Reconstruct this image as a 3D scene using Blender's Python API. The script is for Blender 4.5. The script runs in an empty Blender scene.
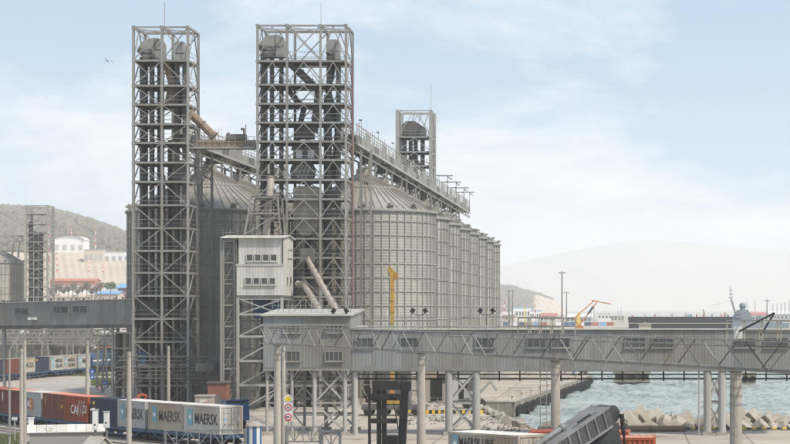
import bpy, math, random
import numpy as np
from mathutils import Vector, Matrix, Euler
R = math.radians
rnd = random.Random(7)

# ------------------------------------------------------------------ camera, sky, sun, exposure
F, PX0, HY, H = 2000.0, 625.0, 308.0, 12.7        # focal length in photo pixels, axis, horizon, eye height
scene = bpy.context.scene
cam_d = bpy.data.cameras.new('camera'); cam = bpy.data.objects.new('camera', cam_d)
scene.collection.objects.link(cam); scene.camera = cam
cam.location = (0, 0, H); cam.rotation_euler = (R(90), 0, 0)
cam_d.sensor_width = 36; cam_d.lens = F / 790 * 36
cam_d.shift_x = (395 - PX0) / 790; cam_d.shift_y = (HY - 222) / 790
cam_d.clip_start = 1; cam_d.clip_end = 40000

SUN_EL, SUN_AZ = 50, 56       # azimuth: degrees right of straight behind the camera
world = bpy.data.worlds.new('World'); scene.world = world; world.use_nodes = True
nt = world.node_tree; N = nt.nodes; N.clear()
wo = N.new('ShaderNodeOutputWorld'); bg = N.new('ShaderNodeBackground')
sky = N.new('ShaderNodeTexSky'); sky.sky_type = 'NISHITA'; sky.sun_disc = False
sky.sun_elevation = R(SUN_EL); sky.sun_rotation = R(180 - SUN_AZ); sky.dust_density = .2; sky.air_density = 2.0; sky.ozone_density = 1.3
tc = N.new('ShaderNodeTexCoord')
mp = N.new('ShaderNodeMapping'); mp.inputs['Scale'].default_value = (1.0, 1.0, 2.6); mp.inputs['Location'].default_value = (6.42, 6.1, .9)
nz = N.new('ShaderNodeTexNoise'); nz.inputs['Scale'].default_value = 4.4; nz.inputs['Detail'].default_value = 9
nz.inputs['Roughness'].default_value = .6; nz.inputs['Distortion'].default_value = .35
rp = N.new('ShaderNodeValToRGB'); rp.color_ramp.elements[0].position = .44; rp.color_ramp.elements[1].position = .60
rp.color_ramp.elements[0].color = (.0, .0, .0, 1); rp.color_ramp.elements[1].color = (.93, .93, .93, 1)
mx = N.new('ShaderNodeMix'); mx.data_type = 'RGBA'; mx.inputs[7].default_value = (5.5, 5.6, 5.75, 1)
L = nt.links.new
lift = N.new('ShaderNodeVectorMath'); lift.operation = 'ADD'; lift.inputs[1].default_value = (0, 0, .34)
norm = N.new('ShaderNodeVectorMath'); norm.operation = 'NORMALIZE'
L(tc.outputs['Generated'], lift.inputs[0]); L(lift.outputs[0], norm.inputs[0]); L(norm.outputs[0], sky.inputs[0])
L(tc.outputs['Generated'], mp.inputs[0]); L(mp.outputs[0], nz.inputs[0]); L(nz.outputs[0], rp.inputs[0])
L(rp.outputs[0], mx.inputs[0]); L(sky.outputs[0], mx.inputs[6]); L(mx.outputs[2], bg.inputs[0])
bg.inputs[1].default_value = .145
L(bg.outputs[0], wo.inputs[0])

sd = bpy.data.lights.new('sun', 'SUN'); so = bpy.data.objects.new('sun', sd); scene.collection.objects.link(so)
sd.energy = 3.9; sd.angle = R(4); sd.color = (1, .915, .80)
az = R(SUN_AZ); el = R(SUN_EL)
sun_dir = Vector((math.sin(az) * math.cos(el), -math.cos(az) * math.cos(el), math.sin(el)))
so.rotation_euler = sun_dir.to_track_quat('Z', 'Y').to_euler(); so.location = (60, -60, 120)

vs = scene.view_settings; vs.view_transform = 'Standard'; vs.look = 'None'; vs.gamma = 1; vs.exposure = 0.36
vs.use_curve_mapping = False
scene.cycles.use_denoising = True; scene.cycles.filter_width = .95
scene.cycles.max_bounces = 6; scene.cycles.volume_bounces = 2
scene.cycles.transparent_max_bounces = 6

# ------------------------------------------------------------------ materials
MATS = {}
def mat(name, col, rough=.7, metal=0.0, col2=None, nscale=1.0, namt=.5, streak=False, bump=0.0, bscale=8.0,
        wave=None, spec=.35, detail=5, col3=None):
    m = bpy.data.materials.new(name); m.use_nodes = True
    n = m.node_tree.nodes; l = m.node_tree.links.new
    b = n['Principled BSDF']; b.inputs['Roughness'].default_value = rough; b.inputs['Metallic'].default_value = metal
    b.inputs['Specular IOR Level'].default_value = spec
    b.inputs['Base Color'].default_value = (*col, 1)
    geo = n.new('ShaderNodeNewGeometry')
    last = None
    if col2 is not None:
        mp = n.new('ShaderNodeMapping'); l(geo.outputs['Position'], mp.inputs[0])
        mp.inputs['Scale'].default_value = (nscale, nscale, nscale * (.12 if streak else 1))
        t = n.new('ShaderNodeTexNoise'); t.inputs['Scale'].default_value = 1; t.inputs['Detail'].default_value = detail
        t.inputs['Roughness'].default_value = .65
        l(mp.outputs[0], t.inputs[0])
        r = n.new('ShaderNodeValToRGB'); r.color_ramp.elements[0].position = .38; r.color_ramp.elements[1].position = .38 + .5 * (1.05 - namt)
        r.color_ramp.elements[0].color = (*col, 1); r.color_ramp.elements[1].color = (*col2, 1)
        l(t.outputs[0], r.inputs[0]); last = r.outputs[0]
        if col3 is not None:
            t3 = n.new('ShaderNodeTexNoise'); t3.inputs['Scale'].default_value = nscale * .22; t3.inputs['Detail'].default_value = 6
            l(geo.outputs['Position'], t3.inputs[0])
            r3 = n.new('ShaderNodeValToRGB'); r3.color_ramp.elements[0].position = .5; r3.color_ramp.elements[1].position = .66
            l(t3.outputs[0], r3.inputs[0])
            mx = n.new('ShaderNodeMix'); mx.data_type = 'RGBA'; l(r3.outputs[0], mx.inputs[0]); l(last, mx.inputs[6])
            mx.inputs[7].default_value = (*col3, 1); last = mx.outputs[2]
    # every object its own slight tint
    oi = n.new('ShaderNodeObjectInfo'); hs = n.new('ShaderNodeHueSaturation')
    mr = n.new('ShaderNodeMapRange'); mr.inputs[3].default_value = .88; mr.inputs[4].default_value = 1.1
    l(oi.outputs['Random'], mr.inputs[0]); l(mr.outputs[0], hs.inputs['Value'])
    if last is not None: l(last, hs.inputs['Color'])
    else: hs.inputs['Color'].default_value = (*col, 1)
    l(hs.outputs[0], b.inputs['Base Color'])
    nrm = None
    if bump:
        t2 = n.new('ShaderNodeTexNoise'); t2.inputs['Scale'].default_value = bscale; t2.inputs['Detail'].default_value = 6
        l(geo.outputs['Position'], t2.inputs[0])
        bp = n.new('ShaderNodeBump'); bp.inputs['Strength'].default_value = bump; bp.inputs['Distance'].default_value = .15
        l(t2.outputs[0], bp.inputs['Height']); nrm = bp
    if wave:                    # fine corrugation: (axis, wavelength m, depth)
        w = n.new('ShaderNodeTexWave'); w.bands_direction = wave[0]; w.inputs['Scale'].default_value = math.pi / (10 * wave[1])
        l(geo.outputs['Position'], w.inputs[0])
        bp = n.new('ShaderNodeBump'); bp.inputs['Strength'].default_value = 1; bp.inputs['Distance'].default_value = wave[2]
        l(w.outputs[1], bp.inputs['Height'])
        if nrm: l(nrm.outputs[0], bp.inputs['Normal'])
        nrm = bp
    if nrm: l(nrm.outputs[0], b.inputs['Normal'])
    MATS[name] = m
    return m

mat('steel', (.265, .265, .257), .6, .1, (.22, .20, .17), .8, .6, True)
mat('steel_light', (.345, .343, .328), .6, .1, (.31, .29, .25), .9, .5, True)
mat('steel_dark', (.125, .123, .118), .7, .05, (.082, .077, .07), .9, .5, True)
mat('deck', (.14, .135, .125), .8, .1, (.10, .093, .085), .7, .5)
mat('black_steel', (.016, .016, .016), .55, .2, (.03, .027, .024), 1.2, .5, True)
mat('galv', (.37, .352, .315), .5, .12, (.28, .263, .23), .55, .7, True, wave=('Z', .40, .02), col3=(.33, .31, .275))
mat('galv_plain', (.27, .262, .24), .5, .15, (.27, .255, .225), .8, .5, True)
mat('silo_roof', (.31, .298, .275), .5, .15, (.245, .23, .205), .45, .6, False, col3=(.27, .243, .205))
mat('clad', (.215, .22, .213), .6, .03, (.172, .174, .165), .7, .6, True, col3=(.178, .165, .145))
mat('clad_roof', (.40, .395, .365), .6, .0, (.32, .31, .275), .5, .6)
mat('cabin', (.50, .49, .445), .55, 0, (.41, .395, .35), .5, .6, True)
mat('white', (.62, .62, .59), .5, 0, (.50, .49, .45), .9, .5, True)
mat('glass', (.05, .055, .055), .12, 0, (.09, .09, .085), .7, .4, spec=.3)
mat('concrete', (.37, .34, .295), .85, 0, (.27, .245, .205), .9, .55, True, bump=.3, bscale=3)
mat('concrete_block', (.36, .33, .28), .9, 0, (.26, .23, .19), 1.1, .5, bump=.5, bscale=2.5)
mat('quay_concrete', (.28, .255, .215), .9, 0, (.18, .162, .135), .7, .55, True, bump=.4, bscale=2)
mat('yard', (.37, .335, .285), .92, 0, (.33, .295, .25), .045, .5, bump=.25, bscale=.6, col3=(.27, .24, .205), detail=9)
mat('road', (.39, .365, .325), .92, 0, (.33, .305, .27), .25, .5)
mat('ballast', (.20, .175, .15), .95, 0, (.29, .26, .225), 2.2, .5, bump=.8, bscale=4)
mat('rail', (.20, .16, .135), .5, .5)
mat('sleeper', (.27, .245, .22), .9)
mat('grass', (.10, .13, .045), .95, 0, (.16, .16, .08), .8, .5)
mat('rubber', (.018, .018, .02), .85)
mat('wagon_blue', (.045, .10, .19), .6, .1, (.05, .07, .10), 1.1, .5, True)
mat('bogie', (.035, .033, .032), .8, .1)
mat('c_white', (.50, .495, .465), .6, 0, (.44, .40, .34), 1.0, .45, True, col3=(0.36, 0.29, 0.22))
mat('c_beige', (.37, .34, .29), .6, 0, (.36, .315, .25), 1.0, .5, True, col3=(0.3, 0.235, 0.17))
mat('c_grey', (.38, .385, .375), .6, 0, (.36, .36, .345), 1.0, .5, True, col3=(0.33, 0.31, 0.28))
mat('c_brown', (.21, .065, .045), .6, 0, (.13, .045, .035), 1.0, .5, True, col3=(0.11, 0.045, 0.035))
mat('c_rust', (.37, .085, .04), .6, 0, (.23, .06, .03), 1.0, .5, True, col3=(0.2, 0.06, 0.035))
mat('c_navy', (.028, .04, .08), .6, 0, (.035, .04, .06), 1.0, .5, True, col3=(0.05, 0.05, 0.055))
mat('c_orange', (.40, .085, .035), .6, 0, (.30, .07, .03), 1.0, .5, True, col3=(0.36, 0.09, 0.04))
mat('c_pink', (.55, .24, .17), .6, 0, (.46, .2, .14), 1.0, .5, True)
mat('c_roof', (.60, .59, .56), .6, 0, (.46, .44, .40), .7, .5)
mat('c_teal', (.13, .34, .42), .7, 0, (.22, .34, .38), 1.5, .5)
mat('letter_black', (.03, .03, .035), .6)
mat('letter_white', (.75, .75, .73), .6)
mat('orange', (.50, .20, .05), .5, 0, (.40, .15, .04), 1.5, .5)
mat('yellow', (.46, .27, .04), .6, 0, (.30, .17, .04), 1.2, .5)
mat('red', (.19, .06, .05), .7)
mat('red_machine', (.30, .075, .035), .7)
mat('blue', (.035, .10, .23), .5)
mat('sign_blue', (.03, .13, .45), .5)
mat('sign_yellow', (.75, .47, .03), .5)
mat('sign_red', (.6, .04, .03), .5)
mat('brick', (.20, .085, .06), .85, 0, (.16, .07, .05), 1.5, .5)
mat('machine_grey', (.075, .077, .08), .5, .2, (.05, .05, .05), 1.2, .5)
mat('machine_light', (.21, .212, .212), .5, .15, (.14, .14, .137), 1.2, .5)
mat('chrome', (.55, .52, .45), .25, .8)
mat('tan_box', (.36, .32, .265), .7, 0, (.27, .235, .19), .9, .5, True)
mat('brown_chute', (.26, .195, .13), .7, 0, (.19, .14, .10), .9, .5)
mat('ship_grey', (.19, .215, .235), .6)
mat('ship_black', (.014, .014, .016), .7, 0, (.025, .022, .022), .3, .4, True)
mat('far_white', (.72, .72, .70), .7); mat('far_blue', (.16, .33, .56), .7); mat('far_tan', (.50, .43, .35), .8)
mat('far_grey', (.38, .38, .38), .8); mat('far_red', (.40, .15, .11), .8); mat('far_yellow', (.62, .46, .06), .7)
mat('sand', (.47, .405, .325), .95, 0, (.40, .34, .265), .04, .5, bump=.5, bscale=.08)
mat('hill', (.125, .12, .085), .95, 0, (.17, .15, .11), .02, .5)
mat('wood', (.11, .10, .075), .95, 0, (.155, .135, .10), .03, .5)
mat('bare_wood', (.19, .15, .115), .95)
mat('leaf', (.055, .085, .03), .9, 0, (.09, .11, .045), 1.0, .5)
mat('heap', (.20, .19, .18), .95, 0, (.26, .245, .225), 1.2, .5, bump=.6, bscale=2)
mat('bird', (.03, .03, .032), .9)
mat('person_blue', (.03, .08, .32), .9); mat('skin', (.45, .28, .2), .7)
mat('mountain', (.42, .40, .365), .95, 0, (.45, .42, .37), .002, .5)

# slab joints and per-slab tone of the yard paving
ym = MATS['yard']; n = ym.node_tree.nodes; l = ym.node_tree.links.new; b = n['Principled BSDF']
src = b.inputs['Base Color'].links[0].from_socket; br = n.new('ShaderNodeTexBrick'); geo = n.new('ShaderNodeNewGeometry'); l(geo.outputs['Position'], br.inputs['Vector'])
br.inputs['Scale'].default_value = 1; br.inputs['Brick Width'].default_value = 6; br.inputs['Row Height'].default_value = 6; br.inputs['Mortar Size'].default_value = .07; br.inputs['Bias'].default_value = 0; br.offset = 0
br.inputs['Color1'].default_value = (.86, .86, .86, 1); br.inputs['Color2'].default_value = (1.08, 1.07, 1.05, 1); br.inputs['Mortar'].default_value = (.45, .43, .40, 1)
mu = n.new('ShaderNodeMix'); mu.data_type = 'RGBA'; mu.blend_type = 'MULTIPLY'; mu.inputs[0].default_value = 1; l(src, mu.inputs[6]); l(br.outputs[0], mu.inputs[7])
st_ = n.new('ShaderNodeTexNoise'); st_.inputs['Scale'].default_value = .22; st_.inputs['Detail'].default_value = 8; l(geo.outputs['Position'], st_.inputs[0])
sr_ = n.new('ShaderNodeValToRGB'); sr_.color_ramp.elements[0].position = .56; sr_.color_ramp.elements[1].position = .72; sr_.color_ramp.elements[0].color = (1, 1, 1, 1); sr_.color_ramp.elements[1].color = (.55, .52, .48, 1); l(st_.outputs[0], sr_.inputs[0])
mu2 = n.new('ShaderNodeMix'); mu2.data_type = 'RGBA'; mu2.blend_type = 'MULTIPLY'; mu2.inputs[0].default_value = 1; l(mu.outputs[2], mu2.inputs[6]); l(sr_.outputs[0], mu2.inputs[7]); l(mu2.outputs[2], b.inputs['Base Color'])

# water
wm = bpy.data.materials.new('water'); wm.use_nodes = True; MATS['water'] = wm
n = wm.node_tree.nodes; l = wm.node_tree.links.new; b = n['Principled BSDF']
b.inputs['Base Color'].default_value = (.10, .19, .19, 1); b.inputs['Roughness'].default_value = .3; b.inputs['IOR'].default_value = 1.33
geo = n.new('ShaderNodeNewGeometry'); mpw = n.new('ShaderNodeMapping'); mpw.inputs['Scale'].default_value = (.9, .5, 1)
l(geo.outputs['Position'], mpw.inputs[0])
t = n.new('ShaderNodeTexNoise'); t.inputs['Scale'].default_value = 2.6; t.inputs['Detail'].default_value = 6; l(mpw.outputs[0], t.inputs[0])
bp = n.new('ShaderNodeBump'); bp.inputs['Strength'].default_value = .4; bp.inputs['Distance'].default_value = .3; l(t.outputs[0], bp.inputs['Height'])
l(bp.outputs[0], b.inputs['Normal'])
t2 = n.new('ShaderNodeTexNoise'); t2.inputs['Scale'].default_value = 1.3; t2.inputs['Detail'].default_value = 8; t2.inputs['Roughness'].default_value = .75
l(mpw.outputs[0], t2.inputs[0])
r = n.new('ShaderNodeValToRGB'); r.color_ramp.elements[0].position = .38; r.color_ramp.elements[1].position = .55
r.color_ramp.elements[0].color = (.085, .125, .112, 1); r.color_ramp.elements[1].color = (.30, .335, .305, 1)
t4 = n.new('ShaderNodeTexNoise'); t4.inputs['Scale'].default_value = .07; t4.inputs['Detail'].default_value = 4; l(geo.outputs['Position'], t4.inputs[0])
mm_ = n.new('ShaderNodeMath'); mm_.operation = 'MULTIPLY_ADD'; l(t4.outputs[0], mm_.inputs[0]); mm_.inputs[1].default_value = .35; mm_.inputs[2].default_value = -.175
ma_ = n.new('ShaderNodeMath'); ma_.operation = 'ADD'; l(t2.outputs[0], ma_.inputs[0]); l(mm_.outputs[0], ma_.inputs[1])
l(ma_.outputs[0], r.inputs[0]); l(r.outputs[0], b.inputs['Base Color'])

# ------------------------------------------------------------------ mesh helpers
COL = scene.collection
def X(px, d): return (px - PX0) * d / F
def Z(py, d): return H + (HY - py) * d / F
def P(px, py, d): return Vector((X(px, d), d, Z(py, d)))

class MB:
    def __init__(s): s.v = []; s.f = []; s.mi = []
    def add(s, vs, fs, m=0):
        o = len(s.v); s.v += [tuple(v) for v in vs]; s.f += [tuple(i + o for i in f) for f in fs]; s.mi += [m] * len(fs); return s
    def box(s, x0, x1, y0, y1, z0, z1, m=0, M=None):
        vs = [(x, y, z) for z in (z0, z1) for y in (y0, y1) for x in (x0, x1)]
        if M is not None: vs = [tuple(M @ Vector(v)) for v in vs]
        return s.add(vs, [(0, 2, 3, 1), (4, 5, 7, 6), (0, 1, 5, 4), (2, 6, 7, 3), (0, 4, 6, 2), (1, 3, 7, 5)], m)
    def bar(s, p, q, w, h=None, m=0):
        p = Vector(p); q = Vector(q); h = h or w
        M = frame(p, q); ln = (q - p).length
        return s.box(-w / 2, w / 2, -h / 2, h / 2, -ln / 2, ln / 2, m, M)
    def cyl(s, p, q, r0, r1=None, n=10, m=0, cap=True):
        p = Vector(p); q = Vector(q); r1 = r0 if r1 is None else r1
        M = frame(p, q); ln = (q - p).length
        vs = []
        for z, r in ((-ln / 2, r0), (ln / 2, r1)):
            for i in range(n):
                a = 2 * math.pi * i / n; vs.append(M @ Vector((r * math.cos(a), r * math.sin(a), z)))
        fs = [(i, (i + 1) % n, n + (i + 1) % n, n + i) for i in range(n)]
        if cap: fs += [tuple(reversed(range(n))), tuple(range(n, 2 * n))]
        return s.add(vs, fs, m)
    def lathe(s, prof, n=24, c=(0, 0, 0), m=0):
        vs = []
        for r, z in prof:
            for i in range(n):
                a = 2 * math.pi * i / n; vs.append((c[0] + r * math.cos(a), c[1] + r * math.sin(a), c[2] + z))
        k = len(prof)
        fs = [(j * n + i, j * n + (i + 1) % n, (j + 1) * n + (i + 1) % n, (j + 1) * n + i) for j in range(k - 1) for i in range(n)]
        return s.add(vs, fs, m)
    def prism(s, poly, y0, y1, m=0, M=None, axis='y'):
        """poly in (a, z); extruded along y (axis 'y': a = x) or along x (axis 'x': a = y)"""
        k = len(poly)
        if axis == 'y': vs = [(a, y0, z) for a, z in poly] + [(a, y1, z) for a, z in poly]
        else: vs = [(y0, a, z) for a, z in poly] + [(y1, a, z) for a, z in poly]
        if M is not None: vs = [tuple(M @ Vector(v)) for v in vs]
        fs = [tuple(range(k)), tuple(reversed(range(k, 2 * k)))] + [(i, k + i, k + (i + 1) % k, (i + 1) % k) for i in range(k)]
        return s.add(vs, fs, m)
    def mesh(s, name, mats, smooth=False):
        me = bpy.data.meshes.new(name); me.from_pydata(s.v, [], s.f)
        for m in (mats if isinstance(mats, (list, tuple)) else [mats]): me.materials.append(MATS[m])
        if any(s.mi): me.polygons.foreach_set('material_index', s.mi)
        if smooth: me.polygons.foreach_set('use_smooth', [True] * len(me.polygons))
        me.update(); return me

def frame(p, q):
    z = (q - p).normalized()
    up = Vector((0, 0, 1)) if abs(z.z) < .995 else Vector((0, 1, 0))
    x = up.cross(z).normalized(); y = z.cross(x)
    M = Matrix((x, y, z)).transposed().to_4x4(); M.translation = (p + q) / 2
    return M

UNIT = {}
def unit(shape, m):
    if (shape, m) in UNIT: return UNIT[(shape, m)]
    mb = MB()
    if shape == 'box': mb.box(-.5, .5, -.5, .5, -.5, .5)
    elif shape == 'tube': mb.cyl((0, 0, -.5), (0, 0, .5), .5, n=10)
    elif shape == 'I':          # flanges facing +-y
        pr = [(-.5, -.5), (.5, -.5), (.5, -.38), (.08, -.38), (.08, .38), (.5, .38), (.5, .5), (-.5, .5), (-.5, .38), (-.08, .38), (-.08, -.38), (-.5, -.38)]
        k = 12
        vs = [(x, y, -.5) for x, y in pr] + [(x, y, .5) for x, y in pr]
        fs = [(i, (i + 1) % k, k + (i + 1) % k, k + i) for i in range(k)]
        fs += [(3, 2, 1, 0), (11, 10, 3, 0), (10, 9, 4, 3), (9, 8, 7, 4), (7, 6, 5, 4),
               (12, 13, 14, 15), (12, 15, 22, 23), (15, 16, 21, 22), (16, 19, 20, 21), (16, 17, 18, 19)]
        mb.add(vs, fs)
    me = mb.mesh(shape + '_' + m, m, shape == 'tube' and False)
    UNIT[(shape, m)] = me
    return me

def obj(name, me, parent=None, loc=None, rot=None):
    o = bpy.data.objects.new(name, me); COL.objects.link(o)
    if parent is not None: o.parent = parent
    if loc is not None: o.location = loc
    if rot is not None: o.rotation_euler = rot
    return o
def tag(o, label, cat, group=None, kind=None):
    if label: o['label'] = label
    if cat: o['category'] = cat
    if group: o['group'] = group
    if kind: o['kind'] = kind
    return o
def structure(name, me, label=None, kind='structure'):
    o = obj(name, me); o['kind'] = kind
    if label: o['label'] = label
    return o

class T:
    """a thing: an Empty at its base that parents its parts; coordinates handed in are world ones (root unrotated while building)"""
    def __init__(s, name, label, cat, loc=(0, 0, 0), group=None):
        s.o = bpy.data.objects.new(name, None); COL.objects.link(s.o); s.b = Vector(loc); s.o.location = s.b
        s.o.empty_display_size = .2
        tag(s.o, label, cat, group)
    def beam(s, name, p, q, w, h=None, m='steel', shape='box'):
        p = Vector(p) - s.b; q = Vector(q) - s.b; h = h or w
        o = obj(name, unit(shape, m), s.o)
        o.matrix_local = frame(p, q) @ Matrix.Diagonal((w, h, (q - p).length, 1))
        return o
    def box(s, name, x0, x1, y0, y1, z0, z1, m):
        o = obj(name, unit('box', m), s.o)
        o.location = Vector(((x0 + x1) / 2, (y0 + y1) / 2, (z0 + z1) / 2)) - s.b
        o.scale = (abs(x1 - x0), abs(y1 - y0), abs(z1 - z0))
        return o
    def part(s, name, mb, m, parent=None, smooth=False, loc=None):
        me = mb.mesh(name, m, smooth) if isinstance(mb, MB) else mb
        o = obj(name, me, parent or s.o)
        if parent is None: o.location = (Vector(loc) if loc is not None else Vector()) - s.b if loc is None else Vector(loc) - s.b
        elif loc is not None: o.location = loc
        return o
    def place(s, loc, rz=0): s.o.location = loc; s.o.rotation_euler = (0, 0, rz); return s
def copy_tree(o, parent=None):
    c = o.copy(); COL.objects.link(c)
    if parent is not None: c.parent = parent
    for ch in list(o.children): copy_tree(ch, c)
    return c
def clone(root, loc, rz=0, label=None, group=None):
    c = copy_tree(root); c.location = loc; c.rotation_euler = (0, 0, rz)
    if label: c['label'] = label
    if group: c['group'] = group
    return c

TXT = {}
def text_mesh(s, m, bold=.006, ext=.006):
    if (s, m) in TXT: return TXT[(s, m)]
    c = bpy.data.curves.new('lettering', 'FONT'); c.body = s; c.size = 1; c.extrude = ext; c.offset = bold
    c.align_x = 'CENTER'; c.align_y = 'CENTER'; c.resolution_u = 2
    o = bpy.data.objects.new('lettering', c); COL.objects.link(o)
    me = bpy.data.meshes.new_from_object(o.evaluated_get(bpy.context.evaluated_depsgraph_get()))
    bpy.data.objects.remove(o); me.materials.clear(); me.materials.append(MATS[m])
    xs = [v.co.x for v in me.vertices]; ys = [v.co.y for v in me.vertices]
    w = max(xs) - min(xs); h = max(ys) - min(ys); cx = (max(xs) + min(xs)) / 2; cy = (max(ys) + min(ys)) / 2
    for v in me.vertices: v.co.x = (v.co.x - cx) / w; v.co.y = (v.co.y - cy) / h     # fills a 1 x 1 box
    TXT[(s, m)] = me
    return me

# ------------------------------------------------------------------ the setting: ground, water, hills
coast = [(-9.7, 207.5), (-19.5, 270), (-15.2, 270), (-6.6, 379), (-12, 388), (-8, 1300), (5000, 1300)]
outline = [(-4000, -80), (400, -80), (400, 207.5)] + coast + [(5000, 13400), (-4000, 13400)]
mb = MB(); k = len(outline)
mb.add([(x, y, 0) for x, y in outline], [tuple(range(k))])
cl = [(400, 207.5)] + coast
for (x0, y0), (x1, y1) in zip(cl, cl[1:]):
    mb.add([(x0, y0, 0), (x1, y1, 0), (x1, y1, -4), (x0, y0, -4)], [(0, 1, 2, 3)])
structure('ground', mb.mesh('ground', 'yard'), 'pale concrete and packed earth yard of the port')

nx, ny = 150, 640
gx, gy = np.meshgrid(np.linspace(-24, 56, nx), np.linspace(196, 520, ny))
gz = np.zeros_like(gx); r2 = np.random.RandomState(3)
for i in range(46):
    lam = 1.2 * 1.075 ** i; a = r2.normal(.5, .7); kx = math.cos(a) * 2 * math.pi / lam; ky = math.sin(a) * 2 * math.pi / lam
    gz += .0125 * lam ** .6 * np.sin(kx * gx + ky * gy + r2.uniform(0, 6.28))
vs_ = np.stack([gx, gy, -2.0 + gz], -1).reshape(-1, 3)
me = bpy.data.meshes.new('water'); idx = np.arange(nx * ny).reshape(ny, nx)
fs_ = np.stack([idx[:-1, :-1], idx[:-1, 1:], idx[1:, 1:], idx[1:, :-1]], -1).reshape(-1, 4)
me.vertices.add(len(vs_)); me.vertices.foreach_set('co', vs_.ravel())
me.loops.add(fs_.size); me.loops.foreach_set('vertex_index', fs_.ravel().astype(np.int32))
me.polygons.add(len(fs_)); me.polygons.foreach_set('loop_start', np.arange(0, fs_.size, 4, dtype=np.int32))
me.polygons.foreach_set('loop_total', np.full(len(fs_), 4, dtype=np.int32)); me.polygons.foreach_set('use_smooth', np.ones(len(fs_), bool))
me.update(calc_edges=True); me.materials.append(MATS['water'])
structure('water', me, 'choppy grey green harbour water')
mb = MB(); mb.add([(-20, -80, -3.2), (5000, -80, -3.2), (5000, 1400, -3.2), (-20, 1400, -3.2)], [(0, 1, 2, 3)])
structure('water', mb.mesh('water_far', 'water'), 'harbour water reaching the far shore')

def noise1(x, seed=0):
    return (math.sin(x * 1.7 + seed) + .6 * math.sin(x * 3.9 + seed * 2.1) + .4 * math.sin(x * 8.3 + seed * .7) + .25 * math.sin(x * 17.1 + seed * 3)) / 2.2
def interp(t, pts):
    if t <= pts[0][0]: return pts[0][1]
    for (a, b_), (c, d_) in zip(pts, pts[1:]):
        if t <= c: return b_ + (d_ - b_) * (t - a) / (c - a)
    return pts[-1][1]
def heightfield(name, pxs, ds, fn, m, label):
    mb = MB(); nxx = len(pxs)
    vs = [(X(px, d), d, fn(px, d)) for d in ds for px in pxs]
    fs = [(j * nxx + i, j * nxx + i + 1, (j + 1) * nxx + i + 1, (j + 1) * nxx + i) for j in range(len(ds) - 1) for i in range(nxx - 1)]
    mb.add(vs, fs)
    return structure(name, mb.mesh(name, m, True), label)
ridge = [(-160, 203), (-60, 204), (0, 207), (30, 209), (60, 213), (90, 221), (130, 236), (190, 262), (260, 290), (330, 306), (400, 309)]
def z_hill(px, d):
    top = Z(interp(px, ridge), 3300); t = (d - 1750) / 1550
    base = interp(px, [(0, 58), (140, 50), (300, 5), (400, 0)])
    if t < 0: return base - 6 + (t * 10)
    if t > 1: return top - (d - 3300) * .12
    z = base + (top - base) * (t ** .8)
    return z + 5 * noise1(px * .09 + d * .004, 1) * (1 - abs(2 * t - 1)) + 1.5 * noise1(px * .3, 5)
def z_quarry(px, d):
    e = max(0, min(1, (330 - px) / 200))
    z = interp(d, [(1150, .4), (1250, 6), (1400, 19), (1500, 31), (1545, 33), (1560, 38), (1600, 49), (1630, 56.5), (1640, 58), (1740, 60), (1770, 54)])
    rough = .8 * noise1(px * .5 + .03 * d, 2) + .35 * noise1(px * 2.7 - .02 * d, 4) if 1545 < d < 1635 else .6 * noise1(px * .15 + d * .03, 3)
    return (z + rough) * e + .3
lin = lambda a, b_, n_: [a + (b_ - a) * i / (n_ - 1) for i in range(n_)]
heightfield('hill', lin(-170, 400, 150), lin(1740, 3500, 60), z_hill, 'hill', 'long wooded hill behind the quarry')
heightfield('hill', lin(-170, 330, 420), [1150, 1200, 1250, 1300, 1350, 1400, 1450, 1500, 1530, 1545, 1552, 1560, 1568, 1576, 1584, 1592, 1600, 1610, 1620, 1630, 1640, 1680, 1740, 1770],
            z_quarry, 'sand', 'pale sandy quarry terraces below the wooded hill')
rridge = [(470, 290), (500, 286), (512, 287), (525, 291), (540, 295), (552, 299), (560, 305), (566, 313), (575, 319), (600, 321)]
def z_rhill(px, d):
    top = Z(interp(px, rridge), 4700); t = (d - 4000) / 700
    if t > 1: return top - (d - 4700) * .2
    z = -4 + (top + 4) * max(0, t) ** .7
    return z + (2.4 * noise1(px * .5 + d * .01, 4) * (1 - abs(2 * t - 1)))
heightfield('hill', lin(470, 600, 110), lin(3990, 5200, 30), z_rhill, 'hill', 'brown headland beyond the harbour, right of the silos')
def z_rq(px, d): return z_rhill(px, d) + interp(px, [(530, -5), (536, 2.4), (564, 2.6), (570, -5)]) + .8 * noise1(px * 1.6, 2)
heightfield('hill', lin(530, 570, 60), lin(4010, 4600, 26), z_rq, 'sand', 'bare pale quarried slope on the headland')
mridge = [(300, 300), (420, 285), (505, 264), (560, 252), (610, 242), (645, 238), (690, 241), (740, 246), (800, 250), (900, 262), (1100, 300)]
def z_mt(px, d):
    top = Z(interp(px, mridge), 11000); t = (d - 8600) / 2400
    if t > 1: return top - (d - 11000) * .25
    return top * max(0, t) ** .85 + 12 * noise1(px * .05 + d * .002, 6) * (1 - abs(2 * t - 1))
heightfield('mountain', lin(300, 1100, 160), lin(8500, 13000, 40), z_mt, 'mountain', 'huge pale mountain fading into the haze')

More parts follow.
